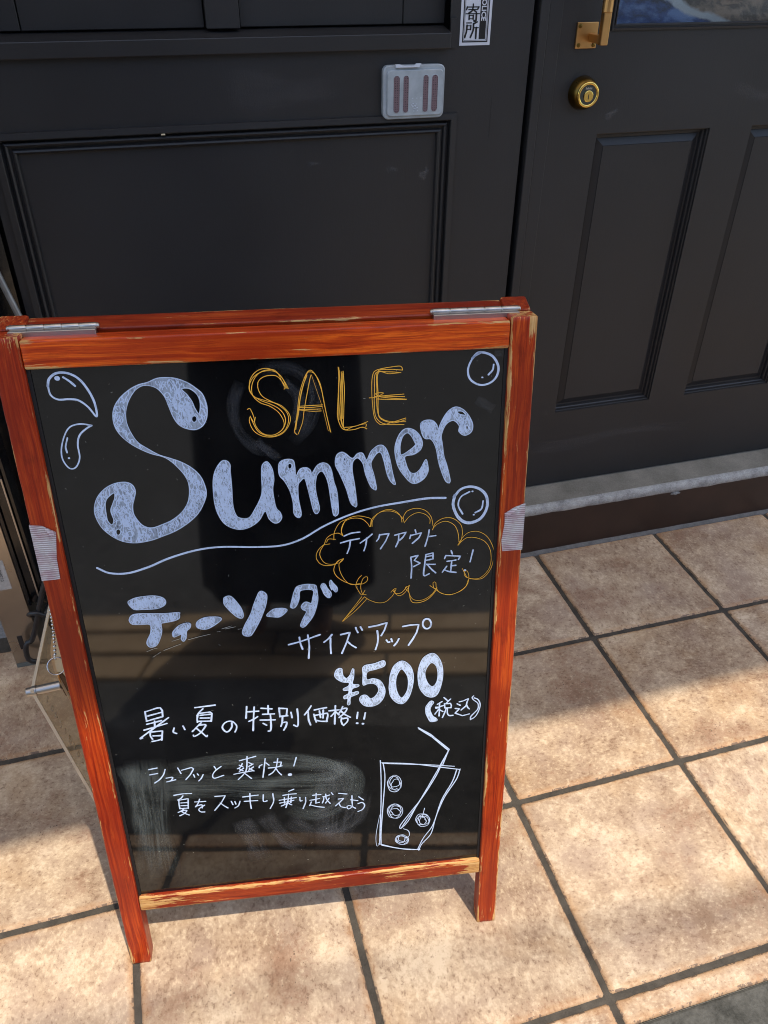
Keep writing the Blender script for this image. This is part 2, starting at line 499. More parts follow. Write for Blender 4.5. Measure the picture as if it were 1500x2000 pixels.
BRASS_D = simple_mat('dark_antique_brass', (0.16, 0.10, 0.025), 0.30, 1.0, 0.25, 25)
BLACK_G = simple_mat('glossy_black_steel', (0.006, 0.006, 0.007), 0.16, 0, 0.2, 15)
BLACK_R = simple_mat('black_painted_rod', (0.012, 0.012, 0.014), 0.38, 0, 0.3, 60, 0.2, 300)
DARK = simple_mat('dark_void_paint', (0.008, 0.008, 0.009), 0.6)
GREY_POLE = simple_mat('dull_aluminium', (0.30, 0.30, 0.30), 0.45, 0.7, 0.15, 30)
GRANITE = mat_concrete('pale_granite', (0.20, 0.185, 0.17), (0.46, 0.43, 0.40), 150, 0.002, 0.6, 500)

# ------------------------------------------------------------------ the ground
PX = 0.308
PY = 0.3143
EDGE_Y = -0.666
RISER_Y = 0.286

def build_tiles():
    rnd = random.Random(4)
    bm = bmesh.new()
    uvl = bm.loops.layers.uv.new('UVMap')
    el = bm.verts.layers.float.new('edge')
    g = 0.0040
    rows = [(0.0, RISER_Y - 0.004), (-PY, 0.0), (-2 * PY, -PY), (EDGE_Y, -2 * PY)]
    for (ya, yb) in rows:
        for ci in range(-16, 12):
            x0, x1 = ci * PX + g + rnd.uniform(-.0006, .0006), (ci + 1) * PX - g + rnd.uniform(-.0006, .0006)
            y0, y1 = ya + (g if ya != EDGE_Y else 0), yb - g
            def loop(ins, z, jit):
                pts = []
                n = 26
                a0, a1, b0, b1 = x0 + ins, x1 - ins, y0 + ins, y1 - ins
                r = 0.003
                for k in range(n): pts.append((a0 + r + (a1 - a0 - 2 * r) * k / (n - 1), b0))
                for k in range(n): pts.append((a1, b0 + r + (b1 - b0 - 2 * r) * k / (n - 1)))
                for k in range(n): pts.append((a1 - r - (a1 - a0 - 2 * r) * k / (n - 1), b1))
                for k in range(n): pts.append((a0, b1 - r - (b1 - b0 - 2 * r) * k / (n - 1)))
                out = []
                for (x, y) in pts:
                    nz = noise.noise(Vector((x * 45, y * 45, 3.1))) * jit + noise.noise(Vector((x * 210, y * 210, 9.1))) * jit * .6
                    dx = (x0 + x1) / 2 - x; dy = (y0 + y1) / 2 - y
                    # push straight in from the nearest side
                    if min(x - x0, x1 - x) < min(y - y0, y1 - y): x += math.copysign(nz, dx)
                    else: y += math.copysign(nz, dy)
                    v = bm.verts.new((x, y, z))
                    v[el] = ins
                    out.append(v)
                return out
            dz = rnd.uniform(-.0004, .0004)
            loops = [loop(0.0, -0.006, .0012), loop(0.0008, -0.0022 + dz, .0012), loop(0.0028, -0.0005 + dz, .0014), loop(0.006, dz, .0006), loop(min(0.03, (y1 - y0) * .4), dz, 0)]
            ux, uy = x0, y0
            rot = rnd.randrange(4)
            def setuv(f):
                for lp in f.loops:
                    x, y = lp.vert.co.x - ux, lp.vert.co.y - uy
                    for _ in range(rot): x, y = y, PX - x
                    lp[uvl].uv = (x, y)
            for A, B in zip(loops, loops[1:]):
                for k in range(len(A)):
                    f = bm.faces.new((A[k], A[(k + 1) % len(A)], B[(k + 1) % len(A)], B[k])); f.smooth = True
                    setuv(f)
            f = bm.faces.new(loops[-1]); setuv(f)
    o = obj('tile_floor', bm, TILE, recalc=True)
    tag(o, kind='structure')
    gb = box(-5.2, 4.2, EDGE_Y + 0.002, RISER_Y + 0.3, -0.06, -0.0032)
    tag(obj('grout_bed', gb, GROUT), kind='structure')
    gb = bmesh.new()
    n = 220
    prev = None
    for k in range(n + 1):
        x = -1.10 + 2.9 * k / n
        j = noise.noise(Vector((x * 30, 0, 0))) * 0.0012
        ring = [gb.verts.new((x, RISER_Y + .002, .0045 + j)), gb.verts.new((x, RISER_Y - 0.004 + j, .0030 + j)), gb.verts.new((x, RISER_Y - 0.0095 + j * 1.3, -0.0012)), gb.verts.new((x, RISER_Y - 0.0095 + j * 1.3, -0.004))]
        if prev:
            for q in range(3): gb.faces.new((prev[q], prev[q + 1], ring[q + 1], ring[q]))
        prev = ring
    tag(obj('grout_bead', gb, GROUT_L, smooth=True), kind='structure')

build_tiles()

bm = bmesh.new()
nx = 40
for (x0, x1, y0, y1, z) in ((-60, 60, -90, EDGE_Y + .02, -0.014),):
    vs = [bm.verts.new(p) for p in ((x0, y0, z), (x1, y0, z), (x1, y1, z), (x0, y1, z))]
    bm.faces.new(vs)
tag(obj('road', bm, ASPHALT), kind='structure')
tag(obj('gutter_slab', box(-40, 40, -1.02, EDGE_Y + .001, -.08, -.0095, .004), mat_concrete('dark_wet_stone', (0.026, 0.026, 0.022), (0.10, 0.098, 0.088), 30, 0.004, 0.8, 190)), kind='structure')
bm = bmesh.new()
add_box(bm, -60, 60, EDGE_Y + .02, 30, -0.2, -0.07)
tag(obj('ground', bm, ASPHALT), kind='structure')

# sandy paving strip along the kerb, three courses (seen only as a reflection in the board)
PAVE = mat_concrete('tan_paving', (0.58, 0.40, 0.23), (0.86, 0.64, 0.40), 9, 0.001, 0.4)
bm = bmesh.new()
for r in range(3):
    y0 = -1.60 + r * 0.125
    for k in range(-9, 9):
        add_box(bm, k * .6 + .004 + (0.3 if r == 1 else 0), (k + 1) * .6 - .004 + (0.3 if r == 1 else 0), y0 + .012, y0 + .112, -.05, -.004, .003, 1)
tag(obj('paving_strip', bm, PAVE), kind='structure')

# ------------------------------------------------------------------ shop front
WY = 0.36

def plate(bm, xs, zs, y, holes):
    """flat sheet at depth y over the grid xs * zs, without cells whose centre falls inside a hole rectangle"""
    V = {}
    def v(i, k):
        if (i, k) not in V: V[(i, k)] = bm.verts.new((xs[i], y, zs[k]))
        return V[(i, k)]
    for i in range(len(xs) - 1):
        for k in range(len(zs) - 1):
            cx, cz = (xs[i] + xs[i + 1]) / 2, (zs[k] + zs[k + 1]) / 2
            if any(h[0] < cx < h[2] and h[1] < cz < h[3] for h in holes): continue
            bm.faces.new((v(i, k), v(i + 1, k), v(i + 1, k + 1), v(i, k + 1)))

def rings(bm, rect, prof, y, cap=True):
    """prof: (inset, outward) pairs; nested rectangular loops bridged into a moulding"""
    prev = None
    for ins, out in prof:
        x0, z0, x1, z1 = rect[0] + ins, rect[1] + ins, rect[2] - ins, rect[3] - ins
        lp = [bm.verts.new(p) for p in ((x0, y - out, z0), (x1, y - out, z0), (x1, y - out, z1), (x0, y - out, z1))]
        if prev:
            for k in range(4): bm.faces.new((prev[k], prev[(k + 1) % 4], lp[(k + 1) % 4], lp[k]))
        prev = lp
    if cap: bm.faces.new(prev)

wall = empty('panelled_wall', (-0.5, WY, 0), 'black painted wooden shop wall with one wide moulded panel', 'wall')
PR = (-0.949, 0.33, -0.226, 0.926)          # outside of the raised strip
xs = [-0.962, PR[0], -0.57, PR[2], -0.105]
zs = [0.0, PR[1], 0.6, PR[3], 1.019, 2.6]
bm = bmesh.new()
plate(bm, xs[:], zs[:5], WY, [PR])
plate(bm, [-0.245, -0.105], [1.019, 2.6], WY, [])
# returns at both ends and a backing
add_box(bm, -0.962, -0.105, WY + .06, WY + .16, 0, 2.6)
for x in (-0.962, -0.105):
    bm.faces.new([bm.verts.new(p) for p in ((x, WY, 0), (x, WY + .06, 0), (x, WY + .06, 2.6), (x, WY, 2.6))])
obj('wall_board', bm, PAINT, wall)
bm = bmesh.new()
rings(bm, PR, [(0, 0), (0.0006, .0045), (.0095, .0052), (.0107, .0042), (.0117, -.005), (.0138, -.006), (.0155, -.0005), (.0178, .0012), (.0205, -.0008), (.0222, -.006), (.0242, -.0065), (.0258, -.002), (.0282, -.0012), (.0306, -.0035), (.0322, -.0095)], WY, False)
obj('panel_moulding', bm, PAINT, wall)
bm = bmesh.new()
rings(bm, PR, [(.0322, -.0095), (.034, -.0098)], WY, True)
obj('panel', bm, PAINT, wall)
# window ledge and casing
bm = bmesh.new()
add_box(bm, -1.6, -0.2455, WY - .011, WY + .05, 1.0195, 1.0415, .0015)
add_box(bm, -0.2445, -0.2345, WY - .0035, WY - .0005, 1.0195, 1.06)
obj('window_ledge', bm, PAINT, wall)
bm = bmesh.new()
vs = [(-1.6, WY - .009, 1.0417), (-0.246, WY - .009, 1.0417), (-0.246, WY + .03, 1.049), (-1.6, WY + .03, 1.049)]
bm.faces.new([bm.verts.new(v) for v in vs])
obj('ledge_weathering', bm, PAINT, wall)
def shutter(x0, x1, groove):
    bm = bmesh.new()
    for a, b in zip(groove, groove[1:]):
        add_box(bm, a + .0007, b - .0007, WY + .022, WY + .035, 1.051, 2.6, .001, 1)
    obj('shutter_board', bm, PAINT, wall)
shutter(-1.6, -.62, [-1.6, -1.2, -.876, -.6205])
shutter(-.57, -.245, [-.5695, -.315, -.2455])
obj('shutter_post', box(-.6195, -.5705, WY + .008, WY + .035, 1.0505, 2.6, .001, 1), PAINT, wall)
obj('ledge_chip', box(-0.706, -0.700, WY - .0052, WY - .0042, 0.9135, 0.9155), simple_mat('pale_chip', (.6, .5, .33), .6), wall)

# the wall further left is set back, black and shiny
obj_l = obj('entrance_recess', box(-3.2, -0.985, WY + .10, WY + .2, -.05, 2.6), BLACK_G)
tag(obj_l, 'deep black glossy wall set back left of the panelled wall', 'wall')

# door -----------------------------------------------------------------
door = empty('shop_door', (0.3, WY, 0), 'black painted shop door with two tall raised panels and a window', 'door')
DP1 = (0.040, 0.3225, 0.2705, 0.881)
DP2 = (0.359, 0.3225, 0.580, 0.881)
GL = (0.0405, 1.046, 0.580, 1.95)
bm = bmesh.new()
plate(bm, [-0.054, 0.0402, 0.2705, 0.3595, 0.5801, 0.70], [0.137, 0.3225, 0.881, 1.046, 1.95, 2.1], WY, [DP1, DP2, (.0402, 1.046, .5801, 1.95)])
bm.faces.new([bm.verts.new(p) for p in ((-.054, WY, .137), (.70, WY, .137), (.70, WY + .04, .137), (-.054, WY + .04, .137))])
obj('door_leaf', bm, PAINT, door)
for P in (DP1, DP2):
    bm = bmesh.new()
    rings(bm, P, [(0, 0), (.0008, -.0045), (.0024, -.0052), (.0032, -.0115), (.0052, -.013), (.0064, -.013), (.0076, -.0185), (.0108, -.0188), (.0114, -.0182), (.0232, -.0135), (.0240, -.0125)], WY, True)
    obj('raised_panel', bm, PAINT, door)
bm = bmesh.new()
rings(bm, (GL[0] - .004, GL[1] - .008, GL[2] + .004, GL[3] + .004), [(0, 0), (.0005, .0035), (.0035, .004), (.0045, -.002), (.006, -.0025), (.0068, .0015), (.0085, .0015), (.0095, -.006)], WY, False)
obj('window_bead', bm, PAINT, door)
# jamb strips
bm = bmesh.new()
add_box(bm, -0.0955, -0.0795, WY - .006, WY + .03, 0.137, 2.1, .0015)
add_box(bm, -0.0788, -0.0546, WY - .0025, WY + .03, 0.137, 2.1, .001)
obj('door_edge_strip', bm, PAINT, door)
# glass
def mat_clear(name, tint, refl, haze, hcol):
    m, n, l, b = new_mat(name)
    n.remove(b)
    tr = n.new('ShaderNodeBsdfTransparent'); tr.inputs[0].default_value = (*tint, 1)
    gl = n.new('ShaderNodeBsdfGlossy'); gl.inputs['Roughness'].default_value = 0.03
    fr = n.new('ShaderNodeFresnel'); fr.inputs['IOR'].default_value = 1.5
    mx = n.new('ShaderNodeMixShader')
    l.new(mathn(n, l, 'MULTIPLY', fr.outputs[0], refl), mx.inputs[0]); l.new(tr.outputs[0], mx.inputs[1]); l.new(gl.outputs[0], mx.inputs[2])
    df = n.new('ShaderNodeBsdfDiffuse'); df.inputs[0].default_value = (*hcol, 1)
    m2 = n.new('ShaderNodeMixShader')
    hz = ramp(n, l, noisen(n, l, coord(n), 120, 6, .7), [(0.5, (haze,) * 3), (0.8, (haze * 4,) * 3)])
    l.new(hz, m2.inputs[0]); l.new(mx.outputs[0], m2.inputs[1]); l.new(df.outputs[0], m2.inputs[2])
    l.new(m2.outputs[0], n['Material Output'].inputs['Surface'])
    return m
gm = mat_clear('window_glass', (.93, .96, .96), 1.4, .015, (.6, .6, .6))
obj('glass_pane', box(GL[0] + .002, GL[2] - .002, WY + .006, WY + .010, GL[1] - .0005, GL[3]), gm, door)
# brass pull handle
hb = obj('handle_plate', box(-.0262, .0115, WY - .0042, WY, 1.0140, 1.0515, .0008), BRASS, door)
for (x, z) in ((-.0215, 1.0462), (.0065, 1.0188), (-.0205, 1.0190)):
    s = bmesh.new()
    add_lathe(s, [(.0034, 0), (.0034, .0006), (.0026, .0011), (0, .0012)], (x, WY - .0042, z), (0, -1, 0), 16)
    obj('screw', s, BRASS_D, hb, smooth=True)
bm = bmesh.new()
add_box(bm, -.0045, .0075, WY - .036, WY - .0045, 1.0235, 1.0355, .001)
add_box(bm, -.005, .008, WY - .048, WY - .0365, 1.0225, 1.069, .0012)
add_lathe(bm, [(0, 0), (.0078, 0), (.0085, .0008), (.0085, .30), (0, .30)], (.0015, WY - .0425, 1.0675), (0, 0, 1), 24)
obj('handle_grip', bm, BRASS, door)
# deadbolt
LX, LZ = 0.0005, 0.9475
bm = bmesh.new()
add_lathe(bm, [(.0265, 0), (.0262, .004), (.0242, .012), (.0212, .0185), (.0198, .0195)], (LX, WY, LZ), (0, -1, 0), 48)
lk = obj('deadbolt_rose', bm, BRASS_D, door, smooth=True)
bm = bmesh.new()
add_lathe(bm, [(.0199, .0195), (.0200, .0215), (.0190, .0228), (.0160, .0230), (.0152, .0215)], (LX, WY, LZ), (0, -1, 0), 48)
obj('deadbolt_rim', bm, BRASS_P, lk, smooth=True)
bm = bmesh.new()
add_lathe(bm, [(.0152, .0215), (.0, .0215)], (LX, WY, LZ), (0, -1, 0), 40)
obj('deadbolt_face', bm, simple_mat('dark_lock_face', (.09, .10, .095), .25, 1, .1, 40), lk)
bm = bmesh.new()
add_lathe(bm, [(.0088, .0215), (.0088, .0226), (.0080, .0230), (.0, .0230)], (LX + .0004, WY, LZ - .0022), (0, -1, 0), 32)
cy = obj('key_cylinder', bm, BRASS_P, lk, smooth=False)
obj('keyhole', box(LX - .0003, LX + .0009, WY - .0233, WY - .0231, LZ - .0070, LZ + .0008), DARK, lk)
cu = bpy.data.curves.new('lock_text', 'FONT'); cu.body = 'oooooo'; cu.size = .0040; cu.align_x = 'CENTER'
bm = bmesh.new()
for k in range(9):
    add_box(bm, LX - .0062 + k * .00135, LX - .0052 + k * .00135, WY - .0219, WY - .0216, LZ + .0082, LZ + .0082 + (.0026 if k % 3 else .0034))
obj('lock_engraving', bm, STEEL, lk)

# faint rub marks on the paint
def scuff(parent, w, y, amount, *pts):
    bm = bmesh.new()
    uvl = bm.loops.layers.uv.new('UVMap')
    ribbon_faces(bm, catmull([Vector(p) for p in pts], .003), w, 0, False, lambda t: 1 + .25 * math.sin(7 * t), uvl)
    for v in bm.verts: v.co = Vector((v.co.x, y, v.co.y))
    obj('rub_mark', bm, mat_smear('rubbed_paint', (.32, .32, .33), amount * .55, 7, (.42, .66)), parent, recalc=False)
scuff(door, .012, WY - .0006, .28, (.052, .905), (.062, .912), (.076, .922))
scuff(door, .020, WY - .0006, .10, (.30, .95), (.36, .93), (.42, .94))
scuff(door, .030, WY - .0006, .10, (-.02, .24), (.10, .235), (.22, .25), (.40, .24))
scuff(wall, .014, WY + .0092, .30, (-.282, .822), (-.274, .833), (-.268, .840))
scuff(wall, .010, WY + .0092, .22, (-.345, .840), (-.335, .841), (-.322, .840))
scuff(wall, .006, WY + .0092, .26, (-.480, .856), (-.468, .857), (-.455, .856))
scuff(wall, .05, WY - .0006, .08, (-.60, .975), (-.50, .965), (-.42, .975))
obj('paint_crack', box(-.1655, -.1645, WY - .0003, WY + .001, .885, .945), DARK, wall)

# black side of the opening above left strip, building core
tag(obj('building_core', box(-3.2, 3.0, WY + .75, WY + .85, -.05, 4.2), DARK), 'plain dark inner wall of the shop behind the door glass', 'wall')

# doorstep
step = empty('doorstep', (0.4, .3, 0), 'low doorstep with dark brown riser and worn grey concrete top', 'step')
obj('riser', box(-0.98, 1.9, RISER_Y, RISER_Y + .05, -.01, .1125, .001), RISER_M, step)
bm = bmesh.new()
prev = None
nn = 300
for k in range(nn + 1):
    x = -0.98 + 2.88 * k / nn
    j = noise.noise(Vector((x * 22, 1, 0))) * .0022 + noise.noise(Vector((x * 90, 1, 0))) * .001
    j2 = noise.noise(Vector((x * 18, 5, 0))) * .0016 + noise.noise(Vector((x * 80, 7, 0))) * .0012
    ring = [(x, RISER_Y - .0008, .1095 + j), (x, RISER_Y - .0035, .1135 + j), (x, RISER_Y - .003, .1285 + j2), (x, RISER_Y + .002 + j2, .1318 + j2 * .4), (x, RISER_Y + .010 + j2, .1322)]
    ring = [bm.verts.new(p) for p in ring]
    if prev:
        for q in range(4): bm.faces.new((prev[q], prev[q + 1], ring[q + 1], ring[q]))
    prev = ring
obj('step_nosing', bm, NOSE_M, step, smooth=True)
bm = bmesh.new()
vs = [(-.98, RISER_Y + .0085, .1324), (1.9, RISER_Y + .0085, .1324), (1.9, WY + .08, .1335), (-.98, WY + .08, .1335)]
bm.faces.new([bm.verts.new(v) for v in vs])
obj('step_top', bm, SILL_M, step)
bm = bmesh.new()
rr = random.Random(8)
bmesh.ops.create_icosphere(bm, subdivisions=4, radius=1)
for v in bm.verts:
    v.co = Vector((.345 + v.co.x * (.010 + .008 * noise.noise(v.co * 2.5)), RISER_Y - .0008 + v.co.y * .0022, .1045 + v.co.z * (.0042 + .0035 * noise.noise(v.co * 3.1 + Vector((3, 0, 0)))))) + noise.noise_vector(v.co * 6) * .0009
obj('mortar_dab', bm, NOSE_M, step, smooth=True)

# ------------------------------------------------------------------ sticker on the wall
S_WHITE = simple_mat('sticker_white', (.58, .60, .66), .35, 0, .05, 30)
S_BLACK = simple_mat('sticker_black', (.008, .008, .009), .35, 0, .1, 30)
XZ = Matrix(((1, 0, 0, 0), (0, 0, -1, 0), (0, 1, 0, 0), (0, 0, 0, 1)))      # local x,y,z -> world x, z, -y
stk = empty('notice_sticker', (-.2025, WY, 1.022), 'narrow white and black police notice sticker high on the wall', 'sticker')
SX0, SX1, SZ0, SZ1 = -.2280, -.1765, 1.0222, 1.40
obj('sticker_sheet', box(SX0, SX1, WY - .0006, WY - .0001, SZ0, SZ1), S_WHITE, stk)
bm = bmesh.new()
def flat(bm, x0, x1, z0, z1, d):
    bm.faces.new([bm.verts.new(p) for p in ((x0, WY - d, z0), (x1, WY - d, z0), (x1, WY - d, z1), (x0, WY - d, z1))])
t = .0012
for ins, th in ((.0042, .0018), (.0068, .0006)):
    flat(bm, SX0 + ins, SX1 - ins, SZ0 + ins, SZ0 + ins + th, .0008)
    flat(bm, SX0 + ins, SX0 + ins + th, SZ0 + ins + th, SZ1, .0008)
    flat(bm, SX1 - ins - th, SX1 - ins, SZ0 + ins + th, SZ1, .0008)
flat(bm, SX1 - .0195, SX1 - .0085, SZ0 + .0085, SZ1, .0008)
obj('sticker_border', bm, S_BLACK, stk)
def text_mesh(name, body, size, mat, parent, mx, bold=0.0, ax='CENTER'):
    cu = bpy.data.curves.new(name, 'FONT')
    cu.body = body; cu.size = size; cu.align_x = ax; cu.align_y = 'CENTER'
    cu.offset = bold
    cu.resolution_u = 3
    tmp = bpy.data.objects.new(name, cu)
    COL.objects.link(tmp)
    dg = bpy.context.evaluated_depsgraph_get()
    me = bpy.data.meshes.new_from_object(tmp.evaluated_get(dg))
    COL.objects.unlink(tmp)
    bpy.data.objects.remove(tmp)
    bm = bmesh.new(); bm.from_mesh(me); bpy.data.meshes.remove(me)
    bm.transform(mx)
    return obj(name, bm, mat, parent, recalc=False)
text_mesh('police_lettering', 'POLICE', .0105, S_WHITE, stk, Matrix.Translation((SX1 - .0140, WY - .0011, 1.0728)) @ XZ @ Matrix.Rotation(-math.pi / 2, 4, 'Z'), .0003)
# the two characters, brush drawn with thick verticals and thin horizontals
bm = bmesh.new()
def brush(cx, cz, s, items):
    for w, *pts in items:
        P = catmull([Vector((cx + x * s, cz + y * s)) for x, y in pts], .0006) if len(pts) > 2 else linear([Vector((cx + x * s, cz + y * s)) for x, y in pts], .0006)
        n0 = len(bm.verts)
        ribbon_faces(bm, P, w * s, 0, True)
cz1, cz2, cxx, ss = 1.0662, 1.0430, -.2085, .0112
brush(cxx, cz1, ss, [(.2, (0, 1.05), (.02, .85)), (.22, (-.85, .72), (-.95, .42)), (.14, (-.85, .72), (.85, .72)), (.22, (.85, .72), (.70, .45)), (.13, (-.65, .42), (.65, .42)), (.22, (0, .66), (-.15, .25), (-.6, .0)), (.2, (.12, .36), (.55, .08)),
                     (.13, (-1.0, -.08), (1.0, -.08)), (.28, (.55, -.08), (.55, -.75), (.45, -.98), (.25, -.92)), (.22, (-.5, -.28), (-.5, -.75)), (.11, (-.5, -.28), (.1, -.28)), (.22, (.1, -.28), (.1, -.72)), (.11, (-.5, -.68), (.1, -.68))])
brush(cxx, cz2, ss, [(.14, (-.85, .9), (-.1, .9)), (.26, (-.75, .6), (-.78, -.1), (-1.0, -.85)), (.12, (-.75, .55), (-.18, .55)), (.22, (-.18, .58), (-.18, .1)), (.12, (-.75, .12), (-.18, .12)),
                     (.2, (.75, 1.0), (.3, .8), (.2, .78)), (.26, (.22, .78), (.2, 0), (-.15, -.85)), (.13, (.22, .3), (.98, .3)), (.27, (.66, .3), (.66, -.98))])
for v in bm.verts: v.co = Vector((v.co.x, WY - .0010, v.co.y))
obj('sticker_characters', bm, S_BLACK, stk, recalc=False)

# ------------------------------------------------------------------ insect repellent case
CASE_M, n_, l_, b_ = new_mat('frosted_plastic')
b_.inputs['Base Color'].default_value = (.36, .40, .43, 1); b_.inputs['Roughness'].default_value = .32
b_.inputs['Subsurface Weight'].default_value = .15; b_.inputs['Subsurface Radius'].default_value = (.01, .01, .01)
l_.new(ramp(n_, l_, noisen(n_, l_, coord(n_), 60, 3), [(.3, (.30, .335, .36)), (.7, (.39, .43, .46))]), b_.inputs['Base Color'])
MESH_M, n_, l_, b_ = new_mat('brown_mesh_insert')
cc = coord(n_)
w1 = n_.new('ShaderNodeTexVoronoi'); w1.inputs['Scale'].default_value = 300; w1.inputs['Randomness'].default_value = .15
l_.new(cc, w1.inputs['Vector'])
l_.new(ramp(n_, l_, w1.outputs['Distance'], [(.22, (.020, .013, .016)), (.42, (.15, .095, .11))]), b_.inputs['Base Color'])
case = empty('repellent_case', (-.305, WY, .925), 'frosted plastic insect repellent case with four slots hung on the wall', 'insect repeller')
def rrect(x0, z0, x1, z1, r, seg=6):
    out = []
    for cx, cz, a0 in ((x1 - r, z0 + r, -90), (x1 - r, z1 - r, 0), (x0 + r, z1 - r, 90), (x0 + r, z0 + r, 180)):
        for k in range(seg + 1):
            a = math.radians(a0 + 90 * k / seg)
            out.append((cx + r * math.cos(a), cz + r * math.sin(a)))
    return out
def prism(bm, poly, y0, y1, bev=.0):
    a = [bm.verts.new((x, y0, z)) for x, z in poly]
    cx = sum(p[0] for p in poly) / len(poly); cz = sum(p[1] for p in poly) / len(poly)
    def ins(p):
        dx, dz = cx - p[0], cz - p[1]
        return (p[0] + math.copysign(min(bev, abs(dx)), dx), p[1] + math.copysign(min(bev, abs(dz)), dz))
    b = [bm.verts.new((x, y1 + bev, z)) for x, z in poly]
    c = [bm.verts.new((*(lambda q: (q[0], y1, q[1]))(ins(p)),)) for p in poly]
    n = len(poly)
    for A, B in ((a, b), (b, c)):
        for k in range(n): bm.faces.new((A[k], A[(k + 1) % n], B[(k + 1) % n], B[k]))
    bm.faces.new(c)
CX0, CX1, CZ0, CZ1 = -.3555, -.2530, .9215, .9985
bm = bmesh.new()
prism(bm, rrect(CX0, CZ0, CX1, CZ1, .009), WY, WY - .010, .0012)
prism(bm, rrect(CX0 + .006, CZ0 + .0045, CX1 - .0035, CZ1 - .0065, .006), WY - .0102, WY - .0135, .001)
obj('case_shell', bm, CASE_M, case, recalc=True)
for x in (-.3345, -.3190, -.2860, -.2708):
    wd = .0050 if x in (-.3345, -.2708) else .0043
    bm = bmesh.new()
    poly = rrect(x - wd, .9315, x + wd, .9845, wd * .98, 6)
    f = bm.faces.new([bm.verts.new((px, WY - .0139, pz)) for px, pz in poly])
    obj('mesh_slot', bm, MESH_M, case)
    bm = bmesh.new()
    inn = rrect(x - wd, .9315, x + wd, .9845, wd * .98, 6); outp = rrect(x - wd - .0009, .9306, x + wd + .0009, .9854, wd, 6)
    A = [bm.verts.new((p[0], WY - .0142, p[1])) for p in inn]; B = [bm.verts.new((p[0], WY - .0137, p[1])) for p in outp]
    for k in range(len(A)): bm.faces.new((A[k], A[(k + 1) % len(A)], B[(k + 1) % len(A)], B[k]))
    obj('slot_rim', bm, CASE_M, case)
CLIP = simple_mat('pale_clip_plastic', (.55, .60, .68), .3, 0, .05, 40)
bm = bmesh.new()
prism(bm, [(-.336, .9955), (-.298, .9955), (-.2945, 1.0005), (-.302, 1.0005), (-.306, .9975), (-.322, .9975), (-.329, 1.0), (-.337, 1.0)], WY - .009, WY - .0145, .0005)
obj('case_clip', bm, CLIP, case)
bm = bmesh.new()
for k in range(3):
    add_box(bm, -.3085 + k * .0068, -.3065 + k * .0068, WY - .0141, WY - .0136, .9515, .9523)
rr = random.Random(3)
for k in range(16):
    x, z = -.3100 + rr.random() * .0115, .9325 + rr.random() * .0115
    add_box(bm, x, x + .0012 + rr.random() * .0015, WY - .01415 - k * .00001, WY - .0136, z, z + .0007)
obj('case_embossing', bm, CLIP, case)

# ------------------------------------------------------------------ the A-board
BM = Matrix(((BOARD_U[0], BOARD_V[0], BOARD_N[0], BOARD_O[0]), (BOARD_U[1], BOARD_V[1], BOARD_N[1], BOARD_O[1]), (BOARD_U[2], BOARD_V[2], BOARD_N[2], BOARD_O[2]), (0, 0, 0, 1)))
FD = 0.024      # frame depth
RECESS = 0.007

board = bpy.data.objects.new('sandwich_board', None)
COL.objects.link(board)
board.matrix_world = BM
tag(board, 'worn red wooden sandwich board with hand lettered black drink menu panel', 'sandwich board')
board['_mx'] = 1

def wood_bar(name, L, W, D, mx, wear, parent=board, r=.0022, round_end=0.0, seed=0, tone=(.92, .85, 1)):
    """bar along local x, width y, depth z (0..-D), rounded long arrises; edge / end distances stored for the wear"""
    cs = []
    nW, nD = 10, 6
    for k in range(nW + 1): cs.append((r + (W - 2 * r) * k / nW, 0, 'f'))
    for k in range(1, 4): a = math.pi / 2 * k / 4; cs.append((W - r + r * math.sin(a), -r + r * math.cos(a), 'c'))
    for k in range(nD + 1): cs.append((W, -r - (D - 2 * r) * k / nD, 's'))
    for k in range(1, 4): a = math.pi / 2 * k / 4; cs.append((W - r + r * math.cos(a), -D + r - r * math.sin(a), 'c'))
    for k in range(nW + 1): cs.append((W - r - (W - 2 * r) * k / nW, -D, 'f'))
    for k in range(1, 4): a = math.pi / 2 * k / 4; cs.append((r - r * math.sin(a), -D + r - r * math.cos(a), 'c'))
    for k in range(nD + 1): cs.append((0, -D + r + (D - 2 * r) * k / nD, 's'))
    for k in range(1, 4): a = math.pi / 2 * k / 4; cs.append((r - r * math.cos(a), -r + r * math.sin(a), 'c'))
    bm = bmesh.new()
    le = bm.verts.layers.float.new('edge'); ln = bm.verts.layers.float.new('endd'); lw = bm.verts.layers.float.new('wear')
    ns = max(8, int(L / .006))
    ringsv = []
    for i in range(ns + 1):
        x = L * i / ns
        rg = []
        for (y, z, kd) in cs:
            de = max(min(y, W - y), min(-z, D + z)) if False else math.hypot(max(0, min(y, W - y) - .0), max(0, min(-z, D + z)))
            jx = noise.noise(Vector((x * 60 + seed, y * 80, z * 80))) * .00025
            xx = x
            if round_end and i == ns:
                pass
            v = bm.verts.new((xx, y + jx, z + jx))
            v[le] = de; v[ln] = min(x, L - x); v[lw] = wear
            rg.append(v)
        ringsv.append(rg)
    n = len(cs)
    for a, b in zip(ringsv, ringsv[1:]):
        for k in range(n):
            f = bm.faces.new((a[k], b[k], b[(k + 1) % n], a[(k + 1) % n])); f.smooth = True
    for rg in (ringsv[0], ringsv[-1]):
        # small end bevel: shrink the last ring slightly then cap
        c = sum((v.co for v in rg), Vector()) / n
        cap = []
        for v in rg:
            q = bm.verts.new(v.co + (c - v.co) * .06 + Vector((-.0010 if rg is ringsv[0] else .0010, 0, 0)))
            q[le] = v[le]; q[ln] = 0; q[lw] = wear
            cap.append(q)
        for k in range(n): bm.faces.new((rg[k], rg[(k + 1) % n], cap[(k + 1) % n], cap[k]))
        bm.faces.new(cap)
    o = obj(name, bm, WOOD, parent, mx)
    o.color = (*tone, 1)
    return o

